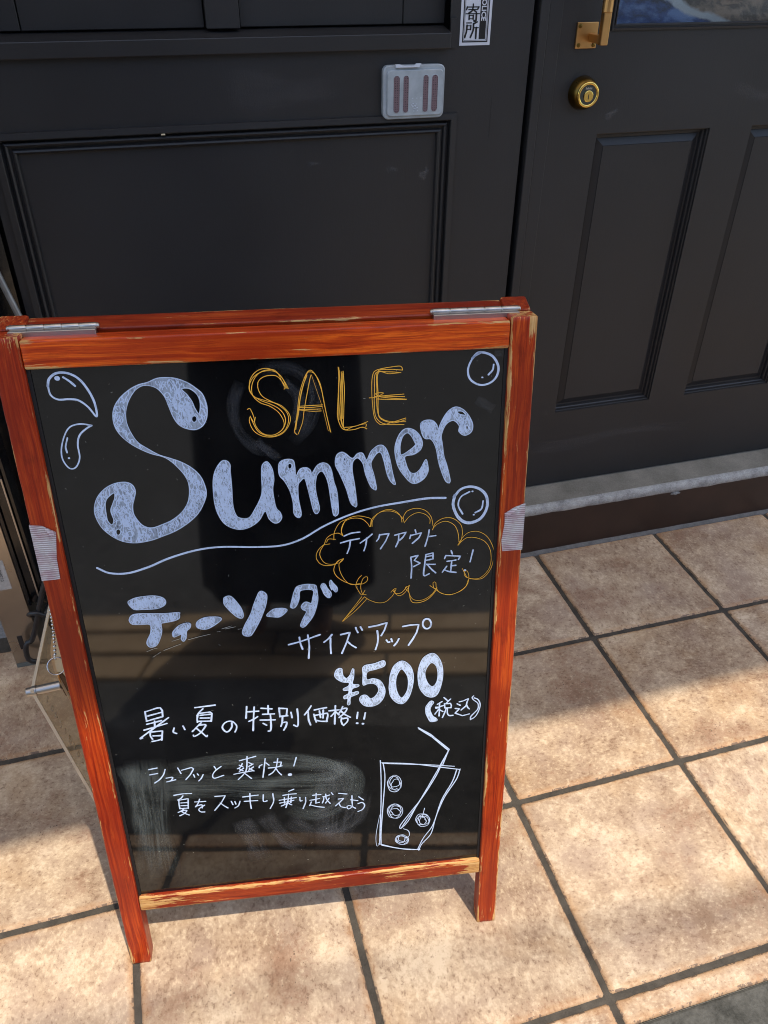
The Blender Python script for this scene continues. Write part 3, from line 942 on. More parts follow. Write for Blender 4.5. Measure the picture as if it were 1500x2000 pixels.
def along_y(x0, y0, z0=0):          # bar runs up the board (local +v); width goes to +u
    return Matrix(((0, 1, 0, x0), (1, 0, 0, y0), (0, 0, 1, z0), (0, 0, 0, 1)))
def along_x(x0, y0, z0=0):
    return Matrix.Translation((x0, y0, z0))
E3 = .001
# NB along_y is a mirrored frame, the mesh is symmetric enough for that; flip keeps it a proper rotation
def along_y(x0, y0, z0=0):
    return Matrix(((0, -1, 0, x0 + BS), (1, 0, 0, y0), (0, 0, 1, z0), (0, 0, 0, 1)))
wood_bar('stile', BH - 2 * E3, BS, FD, along_y(-BW / 2, E3), -.03, seed=1, tone=(1.1, .78, .7))
wood_bar('stile', BH - 2 * E3, BS, FD, along_y(BW / 2 - BS, E3), .04, seed=5, tone=(1.2, 1.0, .8))
IW = BW - 2 * BS - .0016
wood_bar('top_rail', IW - 2 * E3, BRT, FD - .001, along_x(-IW / 2 + E3, BH - BRT - .0035, -.0005), -.03, seed=9, tone=(1.75, 1.6, .8))
wood_bar('bottom_rail', IW - 2 * E3, BB2 - BB1, FD - .001, along_x(-IW / 2 + E3, BB1, -.0005), .17, r=.003, seed=14)

# glossy panel, very slightly bowed
px0, px1, py0, py1 = -BW / 2 + BS - .003, BW / 2 - BS + .003, BB2 - .004, BH - BRT + .001
bm = bmesh.new()
nu, nv = 24, 36
grid = [[bm.verts.new((px0 + (px1 - px0) * i / nu, py0 + (py1 - py0) * k / nv, -RECESS)) for i in range(nu + 1)] for k in range(nv + 1)]
for k in range(nv):
    for i in range(nu):
        f = bm.faces.new((grid[k][i], grid[k][i + 1], grid[k + 1][i + 1], grid[k + 1][i])); f.smooth = True
add_box(bm, px0, px1, py0, py1, -RECESS - .006, -RECESS - .0005)
panel = obj('menu_panel', bm, PANEL, board)
# dark strips stand in for the black gap at both panel sides
obj('panel_gap_strip', box(px0, px0 + .0065, py0, py1, -RECESS, -RECESS + .0015), DARK, board)
obj('panel_gap_strip', box(px1 - .0065, px1, py0, py1, -RECESS, -RECESS + .0015), DARK, board)

# hand lettering -------------------------------------------------------
STROKES = {
 'summer_lettering': [
  ('f','w',[-1233,8305,-1137,8341,-1049,8346,-947,8329,-848,8281,-775,8221,-724,8163,-698,8072,-695,7995,-712,7910,-750,7844,-804,7808,-859,7802,-937,7826,-994,7872,-1030,7947,-1054,8034,-1084,8149,-1123,8216,-1166,8255,-1233,8277,-1294,8271,-1361,8228,-1427,8139,-1467,8047,-1482,7972,-1481,7895,-1452,7788,-1403,7697,-1323,7628,-1224,7557,-1130,7516,-1017,7464,-916,7391,-843,7299,-808,7193,-802,7088,-846,6974,-920,6862,-1036,6762,-1169,6684,-1289,6639,-1429,6594,-1583,6576,-1703,6599,-1806,6662,-1893,6762,-1936,6872,-1947,6969,-1921,7072,-1865,7162,-1781,7233,-1683,7273,-1591,7277,-1532,7247,-1507,7178,-1532,7086,-1557,7014,-1562,6919,-1528,6831,-1480,6768,-1399,6740,-1291,6770,-1181,6816,-1077,6895,-1004,6996,-971,7110,-967,7225,-998,7320,-1052,7405,-1116,7480,-1182,7529,-1295,7571,-1395,7627,-1492,7702,-1567,7794,-1602,7883,-1604,7979,-1577,8072,-1511,8162,-1412,8240,-1318,8286],[[-916,8224,-854,8230,-796,8190,-763,8132,-754,8056,-777,7966,-811,8021,-834,8098,-870,8165],[-805,7910,-810,7893,-821,7881,-834,7877,-846,7882,-854,7895,-855,7913,-850,7930,-839,7942,-826,7946,-814,7941,-806,7927],[-1718,7167,-1784,7125,-1821,7065,-1835,6950,-1832,6854,-1797,6808,-1771,6860,-1782,6967,-1750,7049,-1722,7110],[-1722,6716,-1728,6698,-1739,6685,-1752,6681,-1763,6687,-1770,6701,-1770,6720,-1764,6738,-1753,6750,-1740,6754,-1729,6748,-1722,6734]]),
  ('f','w',[-530,7403,-557,7445,-604,7448,-662,7383,-702,7295,-722,7181,-728,6994,-706,6849,-653,6736,-573,6675,-479,6652,-379,6679,-287,6745,-215,6849,-179,6755,-128,6703,-79,6711,-46,6764,-60,6826,-99,6889,-117,7081,-97,7208,-105,7324,-151,7410,-203,7377,-219,7274,-227,7100,-250,7007,-319,6881,-392,6783,-488,6791,-526,6842,-542,6957,-535,7168,-534,7330],[]),
  ('f','w',[-40,7343,-21,7399,39,7424,101,7417,122,7384,127,7286,132,7228,179,7306,243,7319,284,7288,298,7252,361,7340,425,7362,477,7333,506,7262,523,7143,551,7023,559,6805,540,6745,507,6748,490,6859,471,7064,449,7184,405,7268,356,7237,333,7156,330,7038,357,6856,345,6796,317,6780,292,6824,267,6971,242,7115,220,7199,182,7178,147,7122,143,6968,163,6810,152,6755,119,6749,84,6803,82,6936,58,7069,12,7178,-36,7251],[[97,7346,93,7330,84,7319,74,7315,63,7320,56,7332,55,7349,58,7364,67,7376,78,7379,88,7374,95,7362]]),
  ('f','w',[549,7386,567,7442,610,7468,652,7454,725,7392,779,7440,833,7443,874,7365,919,7455,984,7513,1037,7521,1080,7479,1116,7373,1142,7220,1163,7124,1174,7064,1135,7090,1092,7176,1056,7342,1025,7436,982,7433,927,7350,921,7293,951,7174,974,7030,965,7012,911,7058,859,7203,840,7310,810,7369,773,7395,729,7352,720,7248,742,7069,758,6846,725,6842,688,6893,649,7052,590,7221,551,7317],[[654,7385,652,7376,649,7369,644,7367,639,7370,636,7377,635,7386,636,7395,640,7402,645,7404,650,7401,653,7394]]),
  ('f','w',[1171,7462,1187,7552,1231,7646,1295,7690,1369,7671,1429,7611,1462,7524,1441,7445,1370,7398,1278,7380,1289,7293,1327,7202,1382,7181,1437,7224,1485,7315,1504,7331,1519,7278,1525,7195,1482,7115,1405,7066,1339,7077,1273,7152,1218,7239,1186,7334],[[1238,7400,1225,7470,1236,7549,1262,7616,1305,7641,1343,7605,1375,7541,1386,7500,1316,7441]]),
  ('f','w',[1439,7718,1460,7756,1518,7769,1572,7755,1610,7708,1627,7662,1647,7717,1689,7804,1741,7867,1804,7895,1880,7865,1947,7789,1988,7697,1980,7619,1932,7582,1889,7584,1844,7627,1848,7683,1808,7736,1765,7749,1701,7703,1661,7592,1673,7500,1692,7360,1728,7241,1766,7060,1721,7063,1668,7186,1633,7306,1603,7458,1553,7553,1488,7568,1455,7627],[[1821,7846,1870,7844,1914,7802,1849,7812],[1941,7661,1940,7647,1936,7637,1930,7634,1924,7638,1920,7648,1918,7662,1919,7676,1923,7685,1929,7688,1935,7685,1939,7674]]),
 ],
 'swoosh_line': [
  ('s','w',272,[-2028,6307,-1908,6234,-1723,6218,-1500,6275,-1274,6364,-996,6436,-724,6458,-346,6428,-71,6425,153,6489,397,6626,678,6741,956,6813,1233,6848,1512,6877,1720,6869],1),
 ],
 'sale_lettering': [
  ('s','o',85,[114,8177,83,8248,29,8331,-52,8366,-149,8352,-224,8301,-267,8216,-250,8139,-171,8072,-66,8022,15,7966,59,7892,60,7814,12,7738,-77,7697,-174,7722,-235,7805,-246,7897,-265,7962,-280,7992,-303,7983],1),
  ('s','o',85,[102,8178,61,8286,-17,8365,-98,8391,-183,8366,-249,8289,-263,8190,-228,8113,-135,8070,-17,8026,75,7943,96,7851,56,7749,-28,7694,-115,7690,-210,7738,-257,7832,-281,7911],1),
  ('s','o',85,[72,8173,86,8198,26,8294,-32,8318,-116,8308,-174,8261,-180,8186,-144,8109,-52,8047,42,7997,109,7903,103,7812,35,7717,-66,7679,-176,7693,-258,7754,-293,7847,-282,7905,-250,7845,-231,7896],1),
  ('s','o',85,[79,8192,7,8357,-87,8374,-174,8335,-235,8239,-239,8126,-173,8047,-79,8003,1,7935,44,7848,46,7789,25,7750],1),
  ('s','o',87,[148,7730,182,7899,220,8115,277,8276,330,8350,376,8321,431,8205,459,8013,488,7829,514,7695],1),
  ('s','o',87,[170,7689,148,7730,195,7898,230,8089,297,8300,329,8335,387,8302,440,8142,474,7922,508,7702],1),
  ('s','o',87,[183,7695,233,7817,260,7959,324,8236,345,8304],1),
  ('s','o',87,[161,7743,206,7988,247,8164,303,8299],1),
  ('s','o',86,[206,7988,310,7989,446,7990],1),
  ('s','o',86,[211,7975,309,7969,439,7975],1),
  ('s','o',86,[198,7956,308,7950,425,7948],1),
  ('s','o',86,[210,7949,332,7929,427,7927],1),
  ('s','o',85,[614,8369,616,8259,603,8069,589,7876,610,7770,652,7714,747,7709,836,7730,883,7709],1),
  ('s','o',85,[620,8365,630,8132,615,7901,635,7755,672,7739,773,7747,894,7787],1),
  ('s','o',85,[661,8326,667,8130,653,7899,653,7721,748,7742,872,7765,873,7728],1),
  ('s','o',85,[643,8320,640,8068,628,7848,641,7741],1),
  ('s','o',85,[657,8307,646,8067,635,7834],1),
  ('s','o',85,[625,8334,609,8069,602,7823],1),
  ('s','o',86,[1255,8309,1237,8348,1157,8348,997,8322,953,8268,942,8129,947,7961,964,7829,1000,7767,1051,7744,1165,7771,1286,7804],1),
  ('s','o',86,[1255,8309,1120,8322,1003,8303,994,8113,991,7945,1014,7839,1102,7781,1286,7764],1),
  ('s','o',86,[1237,8285,1107,8298,984,8291,969,8114,965,7921,989,7814,1076,7750,1267,7735],1),
  ('s','o',86,[1237,8285,1119,8278,1009,8290,1005,8048,1003,7906,1026,7812,1152,7759,1286,7784],1),
  ('s','o',87,[915,8038,980,8043,1061,8081,981,8082,1017,8048,1117,8027,1292,8005],1),
  ('s','o',87,[968,8050,1117,8055,1267,8060],1),
  ('s','o',87,[993,8055,1155,8041,1274,8034],1),
  ('s','o',87,[992,8023,1154,8008,1292,8001],1),
  ('s','o',36,[349,8303,392,8144,444,7949,489,7710],1),
 ],
 'tea_soda_lettering': [
  ('f','w',[-1778,5847,-1740,5883,-1660,5908,-1518,5915,-1422,5890,-1379,5844,-1392,5785,-1475,5746,-1629,5747,-1731,5759],[]),
  ('f','w',[-1793,5641,-1765,5679,-1691,5696,-1417,5676,-1256,5675,-1250,5651,-1260,5598,-1320,5569,-1434,5553,-1463,5542,-1466,5460,-1492,5366,-1551,5260,-1621,5242,-1651,5284,-1641,5339,-1595,5431,-1586,5540,-1678,5552,-1771,5565,-1798,5608],[]),
  ('f','w',[-1359,5394,-1342,5434,-1272,5503,-1190,5527,-1147,5512,-1159,5458,-1197,5420,-1211,5338,-1247,5286,-1270,5316,-1267,5378,-1347,5352],[]),
  ('f','w',[-1086,5478,-1065,5538,-982,5581,-880,5580,-814,5565,-804,5534,-880,5473,-976,5426,-1054,5437],[]),
  ('f','w',[-753,5780,-744,5820,-686,5837,-635,5790,-577,5677,-554,5579,-573,5533,-623,5551,-704,5648,-752,5733],[]),
  ('f','w',[-332,5869,-289,5836,-278,5786,-302,5669,-354,5534,-414,5418,-478,5311,-509,5285,-568,5294,-589,5343,-556,5431,-476,5576,-432,5701,-391,5796,-362,5853],[]),
  ('f','w',[-299,5539,-266,5586,-205,5626,-121,5625,-71,5608,-69,5583,-109,5541,-162,5511,-229,5517],[]),
  ('f','w',[-27,5634,-5,5722,27,5828,64,5893,157,5914,231,5906,272,5890,282,5835,287,5716,267,5617,227,5500,172,5413,117,5351,83,5350,72,5381,107,5470,149,5553,113,5581,94,5623,118,5666,152,5683,193,5664,210,5653,226,5721,236,5829,102,5836,79,5734,50,5657,13,5615],[]),
  ('f','w',[326,5870,340,5903,373,5900,400,5844,439,5772,429,5723,399,5717,359,5769,337,5830],[]),
  ('f','w',[424,5911,441,5944,466,5907,506,5845,510,5795,491,5782,462,5819,431,5881],[]),
  ('s','w',185,[428,5881,446,5820],1),
 ],
 'size_up_lettering': [
  ('s','w',252,[-79,5122,68,5156,285,5226],1),
  ('s','w',251,[49,5211,56,5127,76,5045],1),
  ('s','w',251,[147,5232,156,5086,140,4909],1),
  ('s','w',253,[330,5118,383,5163,423,5213],1),
  ('s','w',253,[405,5166,401,5046,403,4950],1),
  ('s','w',252,[701,5284,709,5253,724,5214],1),
  ('s','w',252,[757,5287,776,5244],1),
  ('s','w',254,[597,5104,646,5045,696,5004],1),
  ('s','w',254,[950,5215,958,5130,950,5038,926,4954],1),
  ('s','w',256,[1057,5074,1076,5041,1093,5044],1),
  ('s','w',256,[1113,5084,1124,5047],1),
  ('s','w',256,[1202,5078,1180,5030,1147,4987],1),
  ('s','w',255,[1584,5253,1579,5223,1566,5200,1546,5188,1524,5190,1504,5206,1491,5231,1485,5262,1490,5292,1503,5316,1523,5327,1545,5325,1564,5310,1578,5284,1584,5253,1576,5216],1),
  ('s','w',253,[526,5203,632,5223,590,5089,530,4940],0),
  ('s','w',253,[856,5277,958,5290,1066,5318,1033,5214,996,5144],0),
  ('s','w',254,[1251,5247,1341,5258,1438,5256,1413,5147,1368,5058,1318,4977],0),
 ],
 'price_lettering': [
  ('f','w',[432,4649,454,4703,493,4726,521,4712,524,4663,535,4606,573,4570,613,4614,635,4676,648,4706,664,4697,658,4577,642,4481,714,4460,706,4433,637,4408,631,4351,698,4363,706,4326,630,4293,609,4270,599,4174,569,4178,576,4266,536,4265,531,4304,585,4339,589,4388,534,4391,528,4420,588,4454,597,4502,525,4518,462,4565,435,4609],[]),
  ('f','w',[779,4724,910,4751,1021,4782,1030,4706,935,4668,823,4636,814,4527,893,4532,978,4485,1029,4356,1015,4241,953,4148,858,4111,778,4134,727,4199,721,4258,756,4295,802,4290,854,4234,915,4269,953,4348,937,4416,892,4457,826,4461,766,4451,769,4597],[]),
  ('f','w',[1083,4416,1098,4562,1138,4687,1211,4751,1277,4740,1349,4648,1379,4499,1363,4336,1317,4191,1249,4114,1168,4140,1102,4232,1082,4334],[[1237,4636,1184,4569,1163,4457,1176,4307,1229,4204,1290,4278,1316,4391,1303,4524]]),
  ('f','w',[1433,4526,1449,4654,1500,4777,1599,4831,1672,4776,1725,4641,1738,4477,1714,4314,1669,4202,1601,4172,1519,4218,1451,4343],[[1594,4691,1542,4628,1519,4533,1551,4398,1612,4334,1665,4402,1677,4533,1648,4649]]),
 ],
 'special_price_lettering': [
  ('s','w',240,[-1809,4339,-1809,4271,-1808,4197],1),
  ('s','w',241,[-1799,4270,-1707,4290,-1624,4309],1),
  ('s','w',242,[-1810,4197,-1716,4221,-1619,4243],1),
  ('s','w',243,[-1813,4151,-1733,4166,-1640,4187],1),
  ('s','w',243,[-1857,4066,-1723,4100,-1585,4136],1),
  ('s','w',242,[-1719,4187,-1727,4098],1),
  ('s','w',242,[-1555,4220,-1745,4078,-1921,3945,-1892,3950],1),
  ('s','w',244,[-1790,4030,-1796,3970,-1779,3918],1),
  ('s','w',245,[-1765,3967,-1670,3961],1),
  ('s','w',246,[-1786,3884,-1723,3892,-1673,3905],1),
  ('s','w',244,[-1509,4056,-1524,3998,-1491,3971],1),
  ('s','w',245,[-1401,4074,-1387,4020],1),
  ('s','w',242,[-1232,4334,-997,4346],1),
  ('s','w',243,[-1145,4305,-1188,4261,-1222,4209],1),
  ('s','w',243,[-1212,4220,-1225,4166,-1228,4114],1),
  ('s','w',244,[-1184,4213,-1068,4216],1),
  ('s','w',244,[-1186,4171,-1082,4162],1),
  ('s','w',244,[-1218,4125,-1065,4112],1),
  ('s','w',245,[-1187,4099,-1241,4043,-1302,3980],1),
  ('s','w',245,[-1219,4065,-1138,4062,-1180,3985,-1235,3928,-1296,3899,-1297,3920],1),
  ('s','w',246,[-1249,4021,-1194,3948,-1143,3876,-1136,3897],1),
  ('s','w',246,[-828,4056,-834,3994,-874,3935,-913,3930,-946,3995,-920,4055,-869,4084,-817,4074,-778,4013,-781,3962,-802,3914],1),
  ('s','w',240,[-1804,4338,-1667,4378,-1629,4379,-1611,4335,-1616,4249],0),
  ('s','w',244,[-1781,4029,-1647,4031,-1674,3892],0),
  ('s','w',243,[-1195,4243,-1065,4249,-1046,4226,-1067,4110],0),
  ('s','w',251,[-632,4280,-654,4108],1),
  ('s','w',252,[-641,4202,-499,4197],1),
  ('s','w',251,[-545,4263,-568,4076,-586,3908],1),
  ('s','w',253,[-623,4056,-565,4083,-517,4114],1),
  ('s','w',252,[-464,4237,-339,4213],1),
  ('s','w',252,[-380,4266,-387,4143],1),
  ('s','w',253,[-452,4143,-316,4135],1),
  ('s','w',254,[-487,4059,-314,4043],1),
  ('s','w',253,[-362,4133,-366,3964,-380,3883,-404,3878],1),
  ('s','w',254,[-457,4004,-420,3973],1),
  ('s','w',253,[-253,4215,-251,4083],1),
  ('s','w',254,[-245,4090,-159,4087],1),
  ('s','w',254,[-221,4072,-231,3992,-249,3935],1),
  ('s','w',255,[-228,3989,-177,3989,-189,3927,-219,3871],1),
  ('s','w',254,[-115,4134,-107,4052],1),
  ('s','w',254,[-38,4176,-35,4043,-48,3914,-93,3934],1),
  ('s','w',254,[130,4203,86,4132,45,4078],1),
  ('s','w',255,[91,4117,90,3999,109,3914],1),
  ('s','w',255,[167,4138,243,4151,313,4158],1),
  ('s','w',255,[158,4072,169,4004,181,3951],1),
  ('s','w',255,[227,4116,236,4014],1),
  ('s','w',255,[274,4125,266,4005],1),
  ('s','w',257,[194,3972,245,3954,313,3946],1),
  ('s','w',255,[345,4105,462,4107],1),
  ('s','w',255,[423,4174,412,4021,404,3894],1),
  ('s','w',256,[411,4073,365,4019],1),
  ('s','w',256,[426,4078,461,4030],1),
  ('s','w',255,[510,4150,490,4100,466,4059],1),
  ('s','w',256,[497,4117,561,4119,530,4052,463,3988],1),
  ('s','w',256,[493,4078,540,4021,597,3977],1),
  ('s','w',257,[492,3978,484,3930,498,3876],1),
  ('s','w',257,[506,3965,562,3966,560,3914,511,3859],1),
  ('s','w',257,[691,4040,679,3948],1),
  ('s','w',258,[784,4022,767,3930],1),
  ('s','w',253,[-248,4212,-157,4197,-173,4089],0),
  ('s','w',256,[171,4056,321,4073,326,4038,306,3944],0),
  ('s','w',306,[677,3873,682,3872],0),
  ('s','w',307,[749,3857,753,3856],0),
 ],
 'tax_included_lettering': [
  ('f','w',[1633,4088,1606,4113,1582,4101,1550,4056,1532,4014,1536,3930,1561,3859,1598,3788,1677,3793,1670,3831,1630,3867,1606,3915,1590,3984,1604,4035],[]),
  ('s','w',177,[2131,4132,2114,4112,2132,4072,2182,4022,2198,3975,2190,3915,2146,3860,2108,3811,2104,3761],1),
  ('s','w',177,[2140,4101,2189,4070,2219,3995,2211,3913,2178,3826,2143,3784,2104,3764],1),
  ('s','w',212,[1735,4089,1705,4069,1680,4053],1),
  ('s','w',213,[1658,4010,1700,4009,1754,4026],1),
  ('s','w',213,[1662,3993,1700,3998],1),
  ('s','w',212,[1705,4072,1706,3971,1703,3867],1),
  ('s','w',213,[1701,3979,1677,3944,1651,3904],1),
  ('s','w',213,[1708,3963,1750,3932],1),
  ('s','w',212,[1760,4148,1800,4102],1),
  ('s','w',212,[1842,4116,1816,4090,1796,4066],1),
  ('s','w',213,[1768,4054,1774,3986],1),
  ('s','w',213,[1779,3985,1851,3981],1),
  ('s','w',213,[1790,3973,1770,3903,1746,3838],1),
  ('s','w',213,[1806,3975,1808,3899,1830,3860,1879,3857],1),
  ('s','w',213,[1928,4032,1968,4005],1),
  ('s','w',214,[2053,3991,2063,3960,2084,3935],1),
  ('s','w',213,[1771,4052,1844,4049,1855,4014,1850,3981],0),
  ('s','w',214,[1906,3963,1958,3951,1905,3888,2001,3837,2085,3855],0),
  ('s','w',213,[1954,4061,1999,4069,2068,4098,2051,4044,2044,3992,1981,3930],0),
 ],
 'refreshing_lettering': [
  ('s','w',187,[-1888,3449,-1788,3462],1),
  ('s','w',188,[-1887,3363,-1793,3374],1),
  ('s','w',187,[-1695,3427,-1725,3347,-1780,3274,-1846,3225],1),
  ('s','w',189,[-1700,3285,-1623,3289,-1646,3238],1),
  ('s','w',189,[-1701,3224,-1592,3245],1),
  ('s','w',188,[-1543,3430,-1515,3337],1),
  ('s','w',189,[-1367,3300,-1358,3257],1),
  ('s','w',189,[-1320,3306,-1309,3283],1),
  ('s','w',190,[-1252,3285,-1282,3226,-1315,3190],1),
  ('s','w',189,[-1106,3400,-1085,3344],1),
  ('s','w',189,[-1022,3389,-1098,3328,-1138,3261,-1123,3208,-1006,3240],1),
  ('s','w',189,[-792,3452,-690,3475,-590,3498],1),
  ('s','w',189,[-694,3507,-717,3314,-758,3229,-833,3148],1),
  ('s','w',190,[-799,3378,-761,3352],1),
  ('s','w',189,[-763,3400,-788,3350,-828,3325],1),
  ('s','w',190,[-807,3281,-752,3327],1),
  ('s','w',190,[-806,3322,-764,3284],1),
  ('s','w',190,[-682,3408,-640,3376],1),
  ('s','w',190,[-633,3378,-687,3346],1),
  ('s','w',191,[-693,3284,-631,3330],1),
  ('s','w',190,[-683,3318,-631,3263],1),
  ('s','w',191,[-878,3241,-762,3257,-633,3270],1),
  ('s','w',191,[-744,3236,-671,3144],1),
  ('s','w',191,[-562,3308,-553,3338,-525,3352],1),
  ('s','w',190,[-478,3444,-503,3286,-528,3144],1),
  ('s','w',190,[-473,3376,-439,3335],1),
  ('s','w',191,[-449,3288,-361,3289,-281,3302],1),
  ('s','w',190,[-324,3428,-354,3285,-401,3209,-451,3174],1),
  ('s','w',191,[-356,3267,-326,3199,-295,3153],1),
  ('s','w',191,[-95,3417,-133,3283],1),
  ('s','w',188,[-1502,3389,-1380,3418,-1356,3393,-1406,3305,-1468,3232],0),
  ('s','w',190,[-375,3374,-281,3365,-303,3296],0),
  ('s','w',468,[-194,3145,-187,3145],0),
 ],
 'overcome_summer_lettering': [
  ('s','w',191,[-1644,2991,-1536,3001,-1429,2993],1),
  ('s','w',192,[-1537,2967,-1564,2931,-1608,2907],1),
  ('s','w',192,[-1595,2901,-1600,2827,-1599,2756],1),
  ('s','w',193,[-1574,2852,-1493,2850],1),
  ('s','w',193,[-1579,2806,-1499,2798],1),
  ('s','w',193,[-1599,2758,-1495,2753],1),
  ('s','w',193,[-1550,2749,-1584,2716,-1626,2699],1),
  ('s','w',194,[-1590,2717,-1518,2718,-1556,2667,-1614,2637],1),
  ('s','w',194,[-1585,2709,-1542,2665,-1498,2634],1),
  ('s','w',193,[-1405,2847,-1338,2841,-1271,2838],1),
  ('s','w',193,[-1340,2885,-1368,2814,-1404,2762],1),
  ('s','w',194,[-1386,2775,-1324,2785,-1323,2732],1),
  ('s','w',194,[-1291,2775,-1366,2719,-1351,2670,-1301,2659],1),
  ('s','w',194,[-1092,2785,-1050,2731,-1006,2687],1),
  ('s','w',194,[-954,2794,-939,2735],1),
  ('s','w',194,[-910,2784,-901,2739],1),
  ('s','w',195,[-846,2779,-873,2707,-918,2675],1),
  ('s','w',194,[-805,2848,-613,2855],1),
  ('s','w',195,[-792,2771,-627,2763],1),
  ('s','w',194,[-712,2895,-720,2761,-716,2637],1),
  ('s','w',195,[-547,2850,-553,2738,-508,2741],1),
  ('s','w',195,[-427,2852,-426,2720,-477,2603],1),
  ('s','w',192,[-1581,2903,-1479,2913,-1496,2747],0),
  ('s','w',193,[-1148,2905,-1019,2900,-1078,2792,-1173,2669],0),
  ('s','w',188,[-223,2867,-159,2893],1),
  ('s','w',188,[-300,2807,-216,2814,-133,2812],1),
  ('s','w',188,[-229,2818,-244,2707,-278,2590],1),
  ('s','w',189,[-352,2729,-242,2738,-137,2746],1),
  ('s','w',189,[-350,2679,-261,2688,-171,2704],1),
  ('s','w',189,[-287,2763,-290,2670],1),
  ('s','w',189,[-198,2764,-210,2666],1),
  ('s','w',190,[-246,2676,-290,2645,-333,2626],1),
  ('s','w',190,[-236,2663,-219,2639,-201,2629],1),
  ('s','w',189,[-90,2742,-88,2678,-65,2682],1),
  ('s','w',190,[-17,2732,-22,2647,-59,2544],1),
  ('s','w',190,[76,2755,126,2758,179,2755],1),
  ('s','w',189,[122,2784,109,2629],1),
  ('s','w',190,[38,2675,101,2680,160,2691],1),
  ('s','w',191,[107,2615,154,2623],1),
  ('s','w',190,[52,2644,28,2583],1),
  ('s','w',191,[39,2593,116,2556,211,2528],1),
  ('s','w',190,[217,2714,211,2658,193,2606],1),
  ('s','w',190,[206,2713,251,2721,292,2733],1),
  ('s','w',190,[242,2754,249,2667,293,2586],1),
  ('s','w',191,[283,2677,258,2637,235,2600],1),
  ('s','w',190,[317,2769,334,2734],1),
  ('s','w',190,[411,2745,514,2719],1),
  ('s','w',192,[407,2573,429,2512,487,2482],1),
  ('s','w',191,[579,2679,578,2578,575,2491,529,2454,508,2489,541,2514,620,2453],1),
  ('s','w',192,[560,2612,651,2585],1),
  ('s','w',192,[668,2649,726,2587],1),
  ('s','w',192,[655,2531,709,2543,740,2490,711,2421,651,2390],1),
  ('s','w',191,[402,2646,473,2650,416,2586,362,2533],0),
 ],
 'takeout_only_lettering': [
  ('s','w',197,[609,6488,688,6517,780,6523],1),
  ('s','w',198,[568,6406,671,6430,771,6443],1),
  ('s','w',198,[674,6422,661,6342,635,6271],1),
  ('s','w',199,[784,6389,857,6440,914,6487],1),
  ('s','w',198,[854,6443,843,6360,820,6289],1),
  ('s','w',198,[997,6477,985,6430,963,6399],1),
  ('s','w',199,[1207,6445,1203,6381,1173,6310],1),
  ('s','w',199,[1390,6503,1399,6466],1),
  ('s','w',200,[1330,6403,1341,6443],1),
  ('s','w',200,[1546,6491,1532,6404,1502,6292],1),
  ('s','w',200,[1554,6410,1619,6416],1),
  ('s','w',202,[1342,6164,1352,6038,1345,5895],1),
  ('s','w',203,[1513,6184,1500,6060,1491,5917,1553,5933],1),
  ('s','w',203,[1521,6111,1592,6122],1),
  ('s','w',203,[1521,6158,1587,6166],1),
  ('s','w',204,[1522,6058,1618,6050],1),
  ('s','w',204,[1534,6048,1582,5985,1627,5939],1),
  ('s','w',203,[1799,6210,1812,6168],1),
  ('s','w',204,[1725,6116,1739,6154],1),
  ('s','w',204,[1755,6077,1854,6086],1),
  ('s','w',204,[1807,6068,1798,5942],1),
  ('s','w',205,[1807,6014,1856,6018],1),
  ('s','w',205,[1752,6013,1704,5941],1),
  ('s','w',205,[1723,5973,1776,5944,1859,5925],1),
  ('s','w',204,[2048,6199,2019,6050],1),
  ('s','w',199,[1007,6473,1100,6481,1063,6392,1004,6299],0),
  ('s','w',199,[1164,6456,1289,6484,1255,6425,1217,6388],0),
  ('s','w',200,[1341,6439,1459,6463,1431,6403,1359,6339],0),
  ('s','w',202,[1342,6164,1425,6182,1381,6120,1451,6080,1374,6041],0),
  ('s','w',203,[1513,6184,1593,6199,1592,6122],0),
  ('s','w',203,[1739,6154,1905,6132,1884,6092],0),
  ('s','w',294,[1961,5945,1965,5945],0),
 ],
 'speech_cloud_drawing': [
  ('s','o',71,[387,6396,418,6474,476,6517,547,6528,591,6496],1),
  ('s','o',70,[596,6495,579,6541,607,6634,651,6694,750,6721,848,6702,911,6666,902,6580],1),
  ('s','o',70,[596,6495,580,6573,622,6664,708,6697,806,6682,868,6622,888,6581],1),
  ('s','o',70,[916,6582,925,6658,990,6739,1089,6775,1173,6749,1230,6682,1244,6610],1),
  ('s','o',70,[895,6581,918,6674,1004,6746,1103,6757,1187,6725,1251,6657,1269,6600],1),
  ('s','o',71,[1269,6600,1258,6664,1301,6740,1400,6767,1500,6733,1565,6650,1588,6536],1),
  ('s','o',71,[1272,6608,1329,6675,1415,6713,1500,6686,1551,6627,1552,6571],1),
  ('s','o',71,[1582,6489,1617,6574,1702,6624,1803,6616,1893,6537,1918,6439,1906,6325,1878,6275],1),
  ('s','o',71,[1589,6512,1646,6564,1732,6585,1820,6535,1866,6443,1885,6311],1),
  ('s','o',72,[1871,6276,1927,6373,1998,6429,2101,6428,2207,6351,2282,6197,2288,6062,2257,5929,2186,5832,2111,5812,2004,5839,1964,5902,1932,5969],1),
  ('s','o',72,[1892,6302,1971,6361,2075,6353,2180,6296,2245,6183,2260,6030,2227,5914,2140,5827,2050,5826,1973,5858,1956,5920,1986,5934,2011,5864,1999,5761,1934,5680,1814,5635,1707,5656,1623,5725,1562,5777],1),
  ('s','o',74,[2005,5813,1978,5728,1889,5658,1783,5632,1677,5677,1638,5741,1629,5811,1599,5813,1608,5743,1638,5715,1557,5608,1467,5564,1376,5563,1339,5611,1323,5699,1279,5772,1331,5794],1),
  ('s','o',74,[1645,5740,1586,5658,1497,5596,1406,5592,1346,5636,1316,5734,1323,5803],1),
  ('s','o',74,[1323,5786,1271,5704,1211,5671,1167,5704,1145,5758,1115,5726],1),
